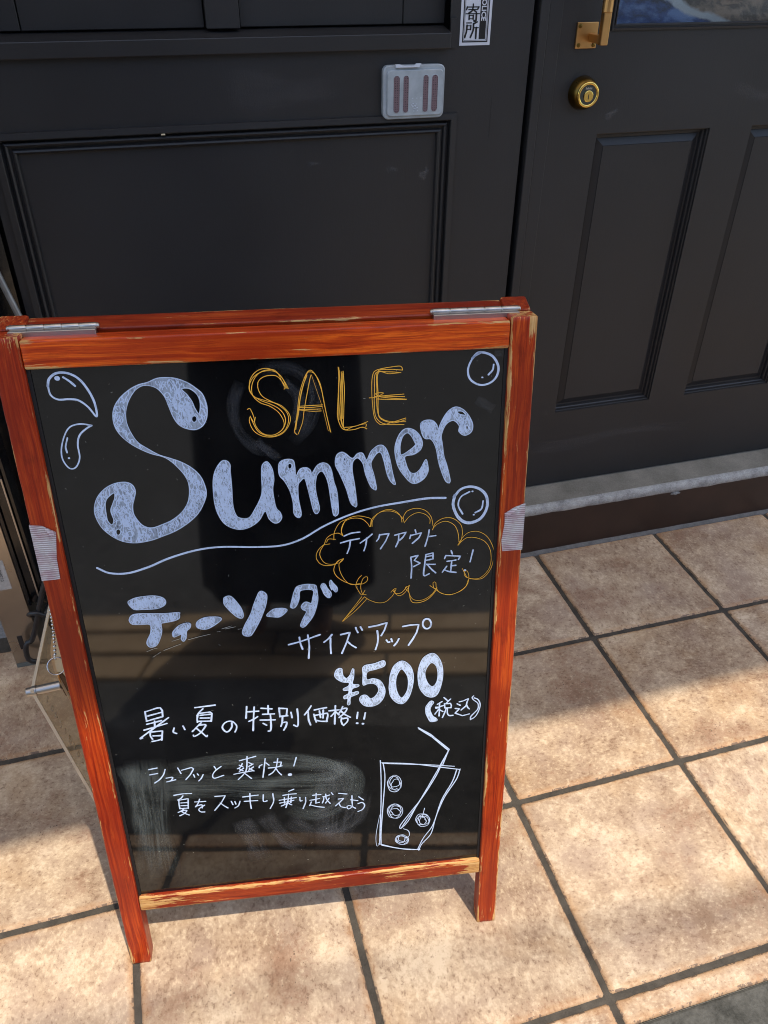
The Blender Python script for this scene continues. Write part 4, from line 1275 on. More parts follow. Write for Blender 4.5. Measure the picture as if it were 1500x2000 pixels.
  ('s','o',74,[1301,5788,1241,5715,1182,5703,1137,5750,1175,5773,1152,5714,1122,5665,1047,5602,957,5601,869,5644,811,5693],1),
  ('s','o',74,[811,5693,704,5563,552,5387],1),
  ('s','o',73,[781,5696,674,5549,557,5392],1),
  ('s','o',74,[832,5656,717,5527,557,5386],1),
  ('s','o',73,[820,5778,782,5721,739,5794,719,5856,751,5938,788,5977],1),
  ('s','o',73,[833,5717,790,5738,773,5834,802,5933,846,5955,852,5912,815,5873,756,5861,669,5874,583,5918,506,5992,480,6078,520,6174,593,6209],1),
  ('s','o',73,[786,5875,668,5868,598,5934,551,6039,540,6139,570,6186,592,6201,565,6170,541,6156],1),
  ('s','o',72,[542,6189,490,6143,403,6134,333,6165,294,6242,312,6322,372,6389,451,6404],1),
  ('s','o',72,[533,6156,447,6147,377,6177,338,6254,341,6319,387,6404],1),
  ('s','o',71,[495,6452,506,6547,566,6653,651,6694],1),
  ('s','o',71,[416,6426,439,6464,516,6454],1),
 ],
 'water_drop_drawing': [
  ('s','w',250,[-2154,8314,-2128,8386,-2053,8438,-1951,8433,-1858,8373,-1791,8258,-1752,8124,-1756,7990,-1819,8090,-1895,8160,-1979,8178,-2084,8180,-2144,8230,-2152,8323],1),
  ('s','w',249,[-1996,8395,-1948,8355,-1904,8307],1),
  ('s','w',463,[-2057,8388,-2051,8388],0),
  ('s','w',184,[-1816,7901,-1919,7922,-2021,7899,-2089,7815,-2144,7680,-2153,7561,-2107,7466,-2042,7472,-1989,7570,-1983,7710,-1948,7807,-1874,7871,-1816,7901],1),
  ('s','w',184,[-2068,7784,-2101,7697,-2099,7633],1),
  ('s','w',224,[-2093,7573,-2090,7573],0),
 ],
 'bubble_drawing': [
  ('s','w',266,[1957,8393,2028,8453,2155,8415,2227,8307,2218,8201,2147,8130,2041,8118,1943,8183,1919,8290,1967,8403,2038,8448],1),
  ('s','w',227,[2180,8320,2172,8267,2132,8220],1),
  ('s','w',207,[2068,8194,2071,8193],0),
 ],
 'ring_bubble_drawing': [
  ('s','w',332,[1813,6875,1886,6961,1997,6984,2112,6935,2177,6839,2179,6704,2108,6584,1975,6547,1867,6623,1806,6773,1822,6894],1),
  ('s','w',221,[1981,6924,1889,6869,1863,6769,1914,6661],1),
  ('s','w',223,[2137,6801,2122,6709,2056,6667],1),
  ('s','w',221,[2013,6926,2016,6926],0),
  ('s','w',225,[2037,6642,2040,6641],0),
 ],
 'iced_drink_drawing': [
  ('s','w',164,[958,3231,963,2890,957,2514,942,2128,927,1742],1),
  ('s','w',164,[994,3178,1013,2932,986,2510,950,1994,947,1753],1),
  ('s','w',174,[917,1757,1112,1660,1309,1588,1458,1566],1),
  ('s','w',175,[956,1724,1191,1628,1478,1557],1),
  ('s','w',164,[985,3180,1308,3126,1588,3078,1918,3010],1),
  ('s','w',164,[976,3193,1345,3128,1682,3034,1990,2947],1),
  ('s','w',168,[1996,2951,1953,2783,1807,2499,1715,2227,1641,1973,1525,1774,1448,1567],1),
  ('s','w',168,[1952,2944,1897,2740,1769,2453,1688,2125,1627,1840,1507,1668,1464,1551],1),
  ('s','w',166,[1738,3058,1592,2731,1424,2372,1289,2130,1221,2002],1),
  ('s','w',167,[1748,3057,1667,2846,1499,2516,1347,2279,1212,2062,1221,2002,1318,2126,1424,2372],1),
  ('s','w',76,[935,2286,881,1924,888,1721,917,1744],1),
  ('s','w',197,[1444,3707,1600,3582,1845,3306,1738,3058],0),
  ('s','w',197,[1453,3688,1619,3540,1836,3288,1766,3055],0),
  ('s','w',112,[1171,2730,1143,2713,1109,2722,1086,2736,1054,2801,1054,2854,1071,2920,1105,2946,1135,2960,1176,2939,1208,2898,1226,2834,1222,2758,1209,2723,1174,2700,1137,2704,1107,2734,1096,2764,1093,2809,1103,2831,1113,2845,1124,2875,1145,2888,1167,2892,1192,2865,1211,2821,1218,2763,1203,2717,1174,2679,1130,2672,1080,2700,1060,2748,1046,2813,1049,2863,1075,2917,1110,2940,1150,2932,1176,2908,1196,2862,1203,2804,1193,2778,1170,2766,1147,2759,1132,2761,1117,2758,1096,2773,1079,2814,1075,2859,1088,2896,1113,2927],1),
  ('s','w',114,[1106,2265,1086,2269,1059,2321,1059,2373,1072,2410,1120,2444,1148,2454,1186,2435,1231,2383,1243,2325,1236,2268,1204,2214,1165,2194,1122,2205,1098,2228,1076,2270,1069,2323,1084,2361,1105,2371,1127,2373,1148,2371,1168,2372,1190,2341,1209,2318,1208,2274,1191,2237,1166,2207,1133,2199,1072,2232,1055,2264,1039,2328,1047,2392,1072,2429,1116,2455,1156,2450,1202,2400,1215,2369,1222,2316,1207,2267,1183,2252,1154,2247,1126,2259,1113,2281,1105,2304,1088,2328,1083,2362,1101,2399,1124,2422,1167,2417,1194,2402],1),
  ('s','w',115,[1455,2114,1453,2158,1462,2183,1491,2207,1534,2207,1562,2192,1598,2148,1610,2108,1599,2049,1577,2006,1535,1993,1487,2000,1449,2044,1442,2072,1431,2126,1445,2158,1476,2179,1508,2177,1523,2164,1545,2141,1543,2119,1555,2107,1562,2074,1545,2047,1531,2023,1501,2027,1455,2043,1430,2087,1418,2126,1424,2171,1456,2222,1502,2226,1546,2216,1578,2185,1600,2133,1601,2087,1586,2048,1556,2030,1524,2028,1492,2045,1472,2067,1470,2093,1470,2116,1480,2144,1487,2165,1503,2178,1530,2179,1558,2167,1583,2131,1593,2092],1),
  ('s','w',116,[1259,1838,1287,1818,1300,1803,1313,1768,1299,1732,1271,1709,1246,1693,1207,1708,1160,1745,1140,1789,1148,1833,1166,1862,1192,1874,1242,1880,1262,1869,1286,1838,1302,1808,1300,1771,1281,1748,1264,1749,1236,1753,1218,1762,1202,1769,1184,1788,1184,1817,1184,1834,1200,1855,1235,1864,1261,1864,1304,1826,1320,1801,1322,1767,1310,1720,1287,1699,1234,1692,1189,1715,1173,1741,1153,1787,1159,1824,1175,1854,1203,1862,1238,1853,1264,1837,1275,1817,1272,1796,1270,1773,1264,1764,1259,1739,1237,1730,1205,1736,1182,1756,1163,1784,1159,1818],1),
  ('s','w',115,[1250,1990,1319,1940,1332,1852,1289,1810],1),
  ('s','w',115,[1503,2152,1536,2325],1),
 ],
 'scratch_marks': [
  ('s','d',58,[-1668,5187,-1591,5215,-1551,5218],1),
  ('s','d',58,[-1612,5104,-1518,5165],1),
  ('s','d',58,[-1482,5183,-1280,5254],1),
  ('s','d',58,[-1194,5302,-1089,5326,-944,5354],1),
  ('s','d',58,[-813,5411,-701,5442],1),
  ('s','d',58,[-773,5407,-657,5426],1),
  ('s','d',58,[-867,5377,-833,5378],1),
  ('s','d',58,[-632,5390,-591,5392],1),
  ('s','d',58,[-1376,5299,-1282,5324],1),
 ],
}
SMEARS = [(5214,[-1905,3621,-1946,2971,-1979,2262,-2008,1556]),(2730,[-2154,3571,-2092,3247,-2074,2771,-2093,2279]),(4694,[-1898,3136,-1254,3083,-502,2947,143,2877,748,2866]),(2891,[-1653,3398,-1027,3459,-341,3404,289,3222,606,2973]),(1935,[-622,3050,21,3050,413,3085,291,3273,-89,3364]),(2580,[291,3273,607,3016,529,2628,120,2413,-266,2604])]
RING_SMEARS = [(1300,[-344,8270,-440,8040,-414,7769,-253,7566,-100,7529]),(1495,[-187,8366,112,8387,305,8264,370,8050,279,7784,113,7600]),(1036,[-246,7649,-102,7501,-14,7427]),(1307,[55,8276,217,8058,150,7791]),(819,[2180,8435,2285,8430]),(1049,[2015,7963,2209,7842]),(2904,[-867,2464,-736,2075,-667,1683]),(2642,[-568,2512,-305,2011,-42,1876]),(2665,[-281,2379,104,2091,585,2255,766,2775]),(5789,[359,3349,363,2651,293,1729])]

PENS = {'w': 0, 'o': 1, 'd': 2}
def point_in(p, poly):
    c = False
    j = len(poly) - 1
    for i in range(len(poly)):
        a, b = poly[i], poly[j]
        if (a[1] > p[1]) != (b[1] > p[1]) and p[0] < (b[0] - a[0]) * (p[1] - a[1]) / (b[1] - a[1]) + a[0]: c = not c
        j = i
    return c
def pairs(flat): return [(flat[i] / 1e4, flat[i + 1] / 1e4) for i in range(0, len(flat), 2)]
def smooth_closed(poly, step):
    P = [Vector(p) for p in poly]
    n = len(P)
    out = []
    for i in range(n):
        p0, p1, p2, p3 = P[i - 1], P[i], P[(i + 1) % n], P[(i + 2) % n]
        m = max(1, int((p2 - p1).length / step))
        for k in range(m):
            t = k / m
            out.append(0.5 * (2 * p1 + (p2 - p0) * t + (2 * p0 - 5 * p1 + 4 * p2 - p3) * t * t + (3 * p1 - p0 - 3 * p2 + p3) * t ** 3))
    return out
rg = random.Random(21)
Z0 = -RECESS + .0007
for gname, items in STROKES.items():
    bm = bmesh.new()
    zi = 0
    for it in items:
        pen = it[1]
        if it[0] == 's':
            w = it[2] / 1e5 * (.9 if it[2] < 300 else 1.0)
            pts = pairs(it[3])
            P = catmull(pts, .0012) if it[4] else linear(pts, .0012)
            ph = rg.uniform(0, 6)
            nf0 = len(bm.faces)
            zi += 1
            ribbon_faces(bm, P, w, Z0 + zi * 2e-6, True, lambda t, ph=ph: .93 + .10 * math.sin(ph + 5 * t) + .05 * math.sin(ph * 2 + 17 * t))
            bm.faces.ensure_lookup_table()
            for f in bm.faces[nf0:]: f.material_index = PENS[pen]
        else:
            outer = smooth_closed(pairs(it[2]), .0012)
            holes = [smooth_closed(pairs(h), .0009) for h in it[3]]
            loops3 = [[Vector((p.x, p.y, 0)) for p in lp] for lp in [outer] + holes]
            tris = tessellate_polygon(loops3)
            zi = 1
            allv = [bm.verts.new((p.x, p.y, Z0 + zi * 2e-6)) for lp in loops3 for p in lp]
            for t3 in tris:
                try:
                    f = bm.faces.new([allv[q] for q in t3]); f.material_index = 3
                except ValueError: pass
            # pen outline and scribbled loops inside
            nf0 = len(bm.faces)
            lw = .0010
            for lp in [outer] + holes:
                zi += 1
                ribbon_faces(bm, lp + [lp[0], lp[1]], lw, Z0 + zi * 2e-6, False, lambda t: .9 + .2 * math.sin(20 * t))
            xs_ = [p.x for p in outer]; ys_ = [p.y for p in outer]
            area = (max(xs_) - min(xs_)) * (max(ys_) - min(ys_))
            tries = int(min(3000, 60 + area * 260000))
            for _ in range(tries):
                c = Vector((rg.uniform(min(xs_), max(xs_)), rg.uniform(min(ys_), max(ys_))))
                if not point_in(c, outer) or any(point_in(c, h) for h in holes): continue
                if rg.random() < .28:
                    r = rg.uniform(.0012, .0030); a0 = rg.uniform(0, 6.28); sp = rg.uniform(3, 6)
                    pts = [c + Vector((r * math.cos(a0 + sp * k / 9), 1.25 * r * math.sin(a0 + sp * k / 9))) for k in range(10)]
                else:
                    a0 = rg.choice((1.2, 1.5, 1.75, 1.9)) + rg.uniform(-.25, .25); ln = rg.uniform(.003, .009)
                    d = Vector((math.cos(a0), math.sin(a0))); q = Vector((-d.y, d.x)) * rg.uniform(-.0012, .0012)
                    pts = [c - d * ln / 2, c + q, c + d * ln / 2]
                    pts = catmull(pts, .001)
                if all(point_in(p, outer) and not any(point_in(p, h) for h in holes) for p in pts):
                    zi += 1
                    ribbon_faces(bm, pts, rg.uniform(.0007, .0012), Z0 + zi * 1.2e-6, True)
            bm.faces.ensure_lookup_table()
            for f in bm.faces[nf0:]: f.material_index = 0
    for f in bm.faces:
        if f.normal.z < 0: f.normal_flip()
    obj(gname, bm, [PEN_W, PEN_O, PEN_D, PEN_F], panel, recalc=False)

for nm, L, mt, zz in (('wiped_smear', SMEARS, SMEAR, .00040), ('wiped_smear', RING_SMEARS, SMEAR_F, .00045)):
    bm = bmesh.new()
    uvl = bm.loops.layers.uv.new('UVMap')
    for i, (w, fl) in enumerate(L):
        P = catmull(pairs(fl), .003)
        ribbon_faces(bm, P, w / 1e5, -RECESS + zz + i * 8e-6, False, lambda t, i=i: 1 + .12 * math.sin(9 * t + i), uvl)
    for f in bm.faces:
        f.normal_update()
        if f.normal.z < 0: f.normal_flip()
    tag(obj(nm, bm, mt, panel, recalc=False), kind='stuff')

# specks of dried marker and dust on the panel
bm = bmesh.new()
for k in range(230):
    x, y = rg.uniform(px0 + .01, px1 - .01), rg.uniform(py0 + .005, py1 - .01)
    a = rg.uniform(0, 6.28); ln = rg.choice((.0004, .0005, .0006, .0008, .0012, .0022)); w = rg.uniform(.00018, .0004)
    d = Vector((math.cos(a), math.sin(a))) * ln / 2; q = Vector((-d.y, d.x)).normalized() * w / 2
    c = Vector((x, y))
    bm.faces.new([bm.verts.new((*p, -RECESS + .0006)) for p in (c - d - q, c + d - q * .4, c + d + q, c - d + q * .6)])
for f in bm.faces:
    f.normal_update()
    if f.normal.z < 0: f.normal_flip()
tag(obj('marker_specks', bm, PEN_D, panel, recalc=False), kind='stuff')

# rear leaf ------------------------------------------------------------
rear_ang = 2 * math.atan2(Vector(BOARD_V).y, Vector(BOARD_V).z) + math.radians(1.5)
hinge = Vector((0, BH - .002, -FD - .0015))
RM = Matrix.Translation(hinge) @ Matrix.Rotation(rear_ang, 4, 'X') @ Matrix.Translation((0, -BH + .004, -.0015))
wood_bar('rear_stile', BH - .012, BS, FD, RM @ along_y(-BW / 2, .010), -.05, seed=21)
wood_bar('rear_stile', BH - .012, BS, FD, RM @ along_y(BW / 2 - BS, .010), -.10, seed=25)
wood_bar('rear_top_rail', IW, BRT, FD - .001, RM @ along_x(-IW / 2, BH - BRT - .0035, -.0005), .0, seed=29)
wood_bar('rear_bottom_rail', IW, .03, FD - .001, RM @ along_x(-IW / 2, BB1, -.0005), .05, seed=34)
obj('rear_panel', box(px0, px1, py0, py1, -.016, -.010), PANEL, board, RM)

# hinges
def hinge_part(a0, a1):
    bm = bmesh.new()
    y = BH + .0026; z = -FD - .0008
    n = 5
    for k in range(n):
        s0 = a0 + (a1 - a0) * k / n + .0003; s1 = a0 + (a1 - a0) * (k + 1) / n - .0003
        add_lathe(bm, [(0, 0), (.0028, 0), (.0031, .0004), (.0031, s1 - s0 - .0004), (.0028, s1 - s0), (0, s1 - s0)], (s0, y, z), (1, 0, 0), 20)
        add_lathe(bm, [(.0025, 0), (.0025, .0008)], (s1 - .0001, y, z), (1, 0, 0), 16)
        if k % 2: add_box(bm, s0, s1, BH - .0012, BH + .0002, z - .009, z)
    add_box(bm, a0 + .0003, a1 - .0003, BH - .0040, BH + .0009, z + .0012, z + .0085, .0003, 1)
    for a, sg in ((a0, -1), (a1, 1)):
        add_lathe(bm, [(.0026, 0), (.0028, .0008), (.0020, .0020), (0, .0024)], (a, y, z), (sg, 0, 0), 16)
    o = obj('hinge', bm, STEEL, board)
    for p in o.data.polygons:
        p.use_smooth = len(p.vertices) == 4 and abs(p.normal.x) < .3 and p.area < 2e-5
    return o
hinge_part(BW / 2 - .101, BW / 2 - .0135)
hinge_part(-BW / 2 + .0135, -BW / 2 + .094)

# tapes over the stiles
def mat_tape():
    m, n, l, b = new_mat('ribbed_clear_tape')
    c = coord(n)
    sep = n.new('ShaderNodeSeparateXYZ'); l.new(c, sep.inputs[0])
    wob = mathn(n, l, 'MULTIPLY', noisen(n, l, c, 60, 2), .0012)
    ph = mathn(n, l, 'MULTIPLY', mathn(n, l, 'ADD', sep.outputs[1], wob), 2 * math.pi / .00245)
    st = mathn(n, l, 'ADD', mathn(n, l, 'MULTIPLY', mathn(n, l, 'SINE', ph), .5), .5)
    f = noisen(n, l, c, 70, 4)
    col = mixc(n, l, st, (.46, .405, .405), (.64, .62, .62))
    pk = ramp(n, l, f, [(.42, (1, 1, 1)), (.62, (.80, .62, .66))])
    l.new(mixc(n, l, 1.0, col, pk, 'MULTIPLY'), b.inputs['Base Color'])
    l.new(mathn(n, l, 'ADD', mathn(n, l, 'MULTIPLY', st, .25), .72), b.inputs['Alpha'])
    b.inputs['Roughness'].default_value = .3
    bump(n, l, st, b, .6, .0005)
    return m
TAPE = mat_tape()
def tape(poly, side, yr, label=None):
    bm = bmesh.new()
    bm.faces.new([bm.verts.new((x, y, .0006)) for x, y in poly])
    # wraps round the outer side of the stile
    x = side * (BW / 2 + .0006)
    ed = [p for p in poly if abs(p[0] - x) < .004]
    a, b2 = max(ed, key=lambda p: p[1]), min(ed, key=lambda p: p[1])
    bm.faces.new([bm.verts.new(p) for p in ((a[0], a[1], .0006), (x, a[1], -.0004), (x, a[1], -FD + .002), (x, b2[1], -FD + .002), (x, b2[1], -.0004), (b2[0], b2[1], .0006))])
    return obj('tape', bm, TAPE, board, recalc=False)
hw = BW / 2
tape([(-hw - .0005, .6895), (-hw + .012, .688), (-hw + .0245, .680), (-hw + .0195, .650), (-hw + .0185, .6246), (-hw - .0005, .6233)], -1, 0)
tape([(hw + .0005, .6780), (hw + .0005, .6200), (hw - .0225, .6197), (hw - .0240, .634), (hw - .0215, .655), (hw - .0222, .667), (hw - .012, .6735)], 1, 0)
bm = bmesh.new()
bm.faces.new([bm.verts.new(p) for p in ((-hw + .013, .6872, .0012), (-hw + .0245, .680, .0030), (-hw + .020, .6765, .0042), (-hw + .0165, .6805, .0026))])
obj('tape_curl', bm, TAPE, board, recalc=False)
bm = bmesh.new()
bm.faces.new([bm.verts.new(p) for p in ((hw - .0222, .667, .0010), (hw - .0030, .6765, .0012), (hw - .012, .6690, .0030), (hw - .0195, .664, .0030))])
obj('tape_curl', bm, TAPE, board, recalc=False)

# ------------------------------------------------------------------ left: steel post with drop bolt
post = empty('steel_gate_post', (-1.10, .225, 0), 'stainless clad post with black channel and drop bolt at left edge', 'post')
PYF = .225
obj('stainless_cladding', box(-1.124, -1.0705, PYF, PYF + .06, .001, 1.4, .001), STEEL_P, post)
obj('foot_plate', box(-1.1235, -1.071, PYF - .0015, PYF - .0002, .0012, .010), simple_mat('green_grey_corroded_plate', (.16, .18, .17), .6, .5, .2, 60), post)
bm = bmesh.new()
add_box(bm, -1.0690, -1.0625, PYF - .002, PYF + .05, .150, 1.4, .001)
add_box(bm, -1.0620, -1.0480, PYF + .003, PYF + .05, .152, 1.4, .001)
add_box(bm, -1.0475, -1.0440, PYF - .004, PYF + .05, .150, 1.4, .0012)
add_box(bm, -1.0435, -1.0365, PYF + .000, PYF + .05, .150, 1.4, .0012)
obj('black_channel', bm, BLACK_G, post)
obj('channel_glint_strip', box(-1.0470, -1.0445, PYF - .0055, PYF - .0042, .152, .43), STEEL, post)  # bright strip added in place of the highlight along the channel
obj('black_tab', box(-1.1065, -1.0975, PYF - .0012, PYF - .0003, .046, .080, .0002, 1), BLACK_R, post)
ry = PYF - .022
bolt = obj('drop_bolt', tube(catmull([(-1.000, ry, .268), (-1.0307, ry, .2005), (-1.0526, ry, .1431), (-1.0708, ry, .0955), (-1.0800, ry, .0800), (-1.0855, ry, .0795), (-1.0905, ry, .0705), (-1.0935, ry, .0545), (-1.0940, ry, .0380), (-1.0890, ry, .0302), (-1.0780, ry, .0262), (-1.062, ry, .023)], .006), .0050, 14), BLACK_R, post, smooth=True)
lp = catmull([(-.985, ry + .012, .118), (-1.012, ry + .004, .127), (-1.034, ry - .003, .136), (-1.0538, ry - .006, .152), (-1.0665, ry, .1470), (-1.0690, ry + .008, .138), (-1.0600, ry + .014, .128), (-1.0464, ry + .012, .1300), (-1.038, PYF + .01, .134), (-1.030, PYF + .03, .138)], .005)
obj('guide_loop', tube(lp, .0040, 12), BLACK_R, post, smooth=True)
LBL = simple_mat('worn_paper_label', (.42, .40, .37), .7, 0, .2, 120)
obj('label_sticker', box(-1.1235, -1.0860, PYF - .0008, PYF - .0002, .196, .262), LBL, post)
text_mesh('label_digits', '0120-252', .0085, S_BLACK, post, Matrix.Translation((-1.0965, PYF - .0012, .232)) @ XZ @ Matrix.Rotation(math.pi / 2, 4, 'Z'))

tag(obj('granite_plinth', box(-2.2, -1.140, .322, .6, -.01, .42, .006), GRANITE), 'speckled pale granite plinth beside the stainless post', 'plinth')

pole = obj('metal_pole', tube([(-1.045, .335, 1.02), (-.985, .3337, .735), (-.9655, .333, .640), (-.90, .333, .33), (-.86, .30, .14)], .0052, 14), GREY_POLE, smooth=True)
tag(pole, 'thin dull grey metal pole leaning on the black wall', 'pole')

# ------------------------------------------------------------------ acrylic sign and key tag hanging at the board's left side
sign = empty('acrylic_sign', (-.96, -.25, .40), 'clear acrylic sign plate held off a beige board by steel bolts', 'sign')
AC = mat_clear('clear_acrylic', (.96, .93, .87), 0.35, .010, (.6, .55, .48))
ACE = simple_mat('acrylic_edge', (.62, .52, .38), .25, 0, .08, 20)
BEIGE, n_, l_, b_ = new_mat('beige_translucent_board')
n_.remove(b_)
d_ = n_.new('ShaderNodeBsdfDiffuse'); t_ = n_.new('ShaderNodeBsdfTranslucent'); x_ = n_.new('ShaderNodeMixShader'); x_.inputs[0].default_value = .6
bc_ = ramp(n_, l_, noisen(n_, l_, coord(n_), 30, 3), [(.3, (.80, .62, .40)), (.7, (.90, .72, .48))])
l_.new(bc_, d_.inputs[0]); l_.new(bc_, t_.inputs[0])
l_.new(d_.outputs[0], x_.inputs[1]); l_.new(t_.outputs[0], x_.inputs[2]); l_.new(x_.outputs[0], n_['Material Output'].inputs['Surface'])
ETCH = simple_mat('etched_frost', (.62, .56, .46), .7, 0, .08, 30)
A0 = Vector((-.9757, -.25, .4043))
e1 = Vector((.0157, .1716, 0)).normalized()
e2 = Vector((.030, -.003, -.233)).normalized()
e3 = e1.cross(e2).normalized()
if e3.x < 0: e3 = -e3
SM = Matrix(((e1.x, e2.x, e3.x, A0.x), (e1.y, e2.y, e3.y, A0.y), (e1.z, e2.z, e3.z, A0.z), (0, 0, 0, 1)))
def sign_part(name, bm, mat, smooth=False):
    bm.transform(SM)
    return obj(name, bm, mat, sign, smooth=smooth)
sign_part('acrylic_plate', box(.0022, .2, .0022, .31, -.0015, .0015), AC)
bm = bmesh.new()
add_box(bm, 0, .2, 0, .0021, -.002, .002); add_box(bm, 0, .0021, .0022, .31, -.002, .002)
sign_part('plate_edge', bm, ACE)
bm = bmesh.new()
prism_pts = rrect(-.012, -.040, .19, .30, .03, 8)
b2_ = [bm.verts.new((x + .012, y - .005, .036)) for x, y in prism_pts]
bm.faces.new(b2_)
inn_ = rrect(-.012, -.040, .19, .30, .03, 8)
mid_ = Vector((.101, .125, 0))
c2_ = [bm.verts.new((p.x, p.y - 0, .0385)) for p in [mid_ + (Vector((v.co.x, v.co.y, 0)) - mid_) * .985 for v in b2_]]
for k in range(len(b2_)): bm.faces.new((b2_[k], b2_[(k + 1) % len(b2_)], c2_[(k + 1) % len(b2_)], c2_[k]))
sign_part('backing_board', bm, BEIGE)
bm = bmesh.new()
add_lathe(bm, [(0, -.0095), (.0048, -.0095), (.0056, -.0085), (.0056, -.0025)], (.006, .006, 0), (0, 0, 1), 24)
add_lathe(bm, [(.0066, -.0025), (.0066, .0035)], (.006, .006, 0), (0, 0, 1), 24)
add_lathe(bm, [(.0058, .0035), (.0058, .033), (.0052, .034), (0, .034)], (.006, .006, 0), (0, 0, 1), 24)
o = sign_part('standoff_bolt', bm, STEEL)
bm = bmesh.new()
rr = random.Random(12)
glyph = [[(-.4, .4), (.4, .4), (-.3, -.4), (.4, -.4)], [(.3, .3), (-.3, .35), (-.35, -.3), (.35, -.35), (.35, .1), (-.1, .1)], [(.4, .45), (-.4, 0), (.4, -.45)], [(-.4, .4), (.4, .35), (.2, -.1), (-.3, -.45)], [(-.4, .1), (.4, .3), (0, .3), (-.1, -.4)], [(-.3, .45), (-.3, -.4), (.3, -.3), (.35, .2), (-.2, .1)]]
for k in range(11):
    c = Vector((.020, .040 + k * .0165)); s = .0078
    g = glyph[k % 6]
    if k == 5: g = [(.25 * math.cos(a * .5) * (1 + a * .1), .25 * math.sin(a * .5) * (1 + a * .1)) for a in range(0, 22)]
    ribbon_faces(bm, catmull([c + Vector((y * s, -x * s)) for x, y in g], .001), .0022, .0022, True)
sign_part('etched_lettering', bm, ETCH)

tagk = empty('key_chain', (-.94, -.25, .54), 'steel ball chain with split ring and brown leather tag beside the left stile', 'key chain')
bm = bmesh.new()
cp = catmull([(-.9185, -.25, .560), (-.925, -.25, .535), (-.9268, -.25, .522), (-.9295, -.25, .500), (-.933, -.25, .478), (-.9365, -.25, .458)], .0052)
for p in cp:
    bmesh.ops.create_uvsphere(bm, u_segments=10, v_segments=8, radius=.00195, matrix=Matrix.Translation(p))
add_tube(bm, cp, .0006, 6)
obj('ball_chain', bm, CHROME, tagk, smooth=True)
def torus(c, R_, r, ax, seg=28, t=8):
    q = Vector((0, 0, 1)).rotation_difference(Vector(ax).normalized())
    pts = [Vector(c) + q @ Vector((R_ * math.cos(2 * math.pi * k / seg), R_ * math.sin(2 * math.pi * k / seg), 0)) for k in range(seg + 1)]
    return tube(pts, r, t, False)
obj('small_link', torus((-.9378, -.2505, .4535), .0032, .0007, (.8, .5, .1)), CHROME, tagk, smooth=True)
obj('split_ring', torus((-.9388, -.251, .4395), .0105, .0009, (-.1, .75, -.55)), CHROME, tagk, smooth=True)
bm = tube(catmull([(-.9395, -.252, .4290), (-.9400, -.252, .416), (-.9390, -.2518, .404)], .003), .0009, 8)
obj('tag_wire', bm, BRASS, tagk, smooth=True)
LEATHER = simple_mat('brown_leather', (.10, .042, .014), .5, 0, .25, 80, .3, 300)
bm = bmesh.new()
out = [(-.0022, 0), (.0012, -.002), (.0040, -.012), (.0048, -.024), (.0062, -.032), (.0040, -.040), (.0005, -.043), (-.0028, -.040), (-.0040, -.032), (-.0036, -.018), (-.0032, -.006)]
A = [bm.verts.new((-.9365 + x, -.2515, .4265 + z)) for x, z in out]; B = [bm.verts.new((-.9365 + x, -.2490, .4265 + z)) for x, z in out]
for k in range(len(A)): bm.faces.new((A[k], A[(k + 1) % len(A)], B[(k + 1) % len(A)], B[k]))
bm.faces.new(A); bm.faces.new(B)
tg = obj('leather_tag', bm, LEATHER, tagk)
bm = bmesh.new()
add_lathe(bm, [(.0013, 0), (.0012, .0005), (0, .0007)], (-.9352, -.2516, .3935), (0, -1, 0), 14)
obj('rivet', bm, BRASS, tg)

# ------------------------------------------------------------------ behind the door glass
cloth = bmesh.new()  # made-up cloth, stands in for unclear colour patches in the glass
nu, nv = 30, 14
gr = []
for i in range(nu + 1):
    row = []
    for k in range(nv + 1):
        x = .05 + .52 * i / nu; t = k / nv
        y = WY + .06 + .20 * t + .02 * noise.noise(Vector((x * 9, t * 3, 0)))
        z = 1.00 + .16 * math.sin(t * 1.7) + .035 * noise.noise(Vector((x * 7, t * 5, 4))) + .02 * noise.noise(Vector((x * 19, t * 9, 4)))
        row.append(cloth.verts.new((x, y, z)))
    gr.append(row)
for i in range(nu):
    for k in range(nv):
        f = cloth.faces.new((gr[i][k], gr[i + 1][k], gr[i + 1][k + 1], gr[i][k + 1])); f.smooth = True
r_ = bmesh.ops.extrude_face_region(cloth, geom=cloth.faces[:])
for e in r_['geom']:
    if isinstance(e, bmesh.types.BMVert): e.co += Vector((0, .006, -.006))
CL, n_, l_, b_ = new_mat('stand_in_colours')
cc = coord(n_)
sp_ = n_.new('ShaderNodeSeparateXYZ'); l_.new(cc, sp_.inputs[0])
nz_ = noisen(n_, l_, cc, 22, 4)
sd = mathn(n_, l_, 'ADD', mathn(n_, l_, 'ADD', sp_.outputs[0], mathn(n_, l_, 'MULTIPLY', mathn(n_, l_, 'SUBTRACT', sp_.outputs[2], 1.046), 2.4)), mathn(n_, l_, 'MULTIPLY', nz_, .08))
blue = ramp(n_, l_, noisen(n_, l_, mapping(n_, l_, cc, (18, 18, 40)), 1.0, 4), [(.38, (.008, .014, .05)), (.5, (.05, .11, .36)), (.62, (.22, .36, .72))])
tan = ramp(n_, l_, noisen(n_, l_, cc, 45, 4), [(.4, (.14, .09, .05)), (.6, (.50, .34, .22))])
col_ = mixc(n_, l_, ramp(n_, l_, sd, [(.300, (0, 0, 0)), (.312, (1, 1, 1))]), blue, (.80, .84, .88))
col_ = mixc(n_, l_, ramp(n_, l_, sd, [(.335, (0, 0, 0)), (.350, (1, 1, 1))]), col_, tan)
l_.new(col_, b_.inputs['Base Color']); b_.inputs['Roughness'].default_value = .8
tag(obj('stand_in_cloth', cloth, CL, smooth=True), 'added blue and white cloth standing in for patches in the glass', 'cloth')
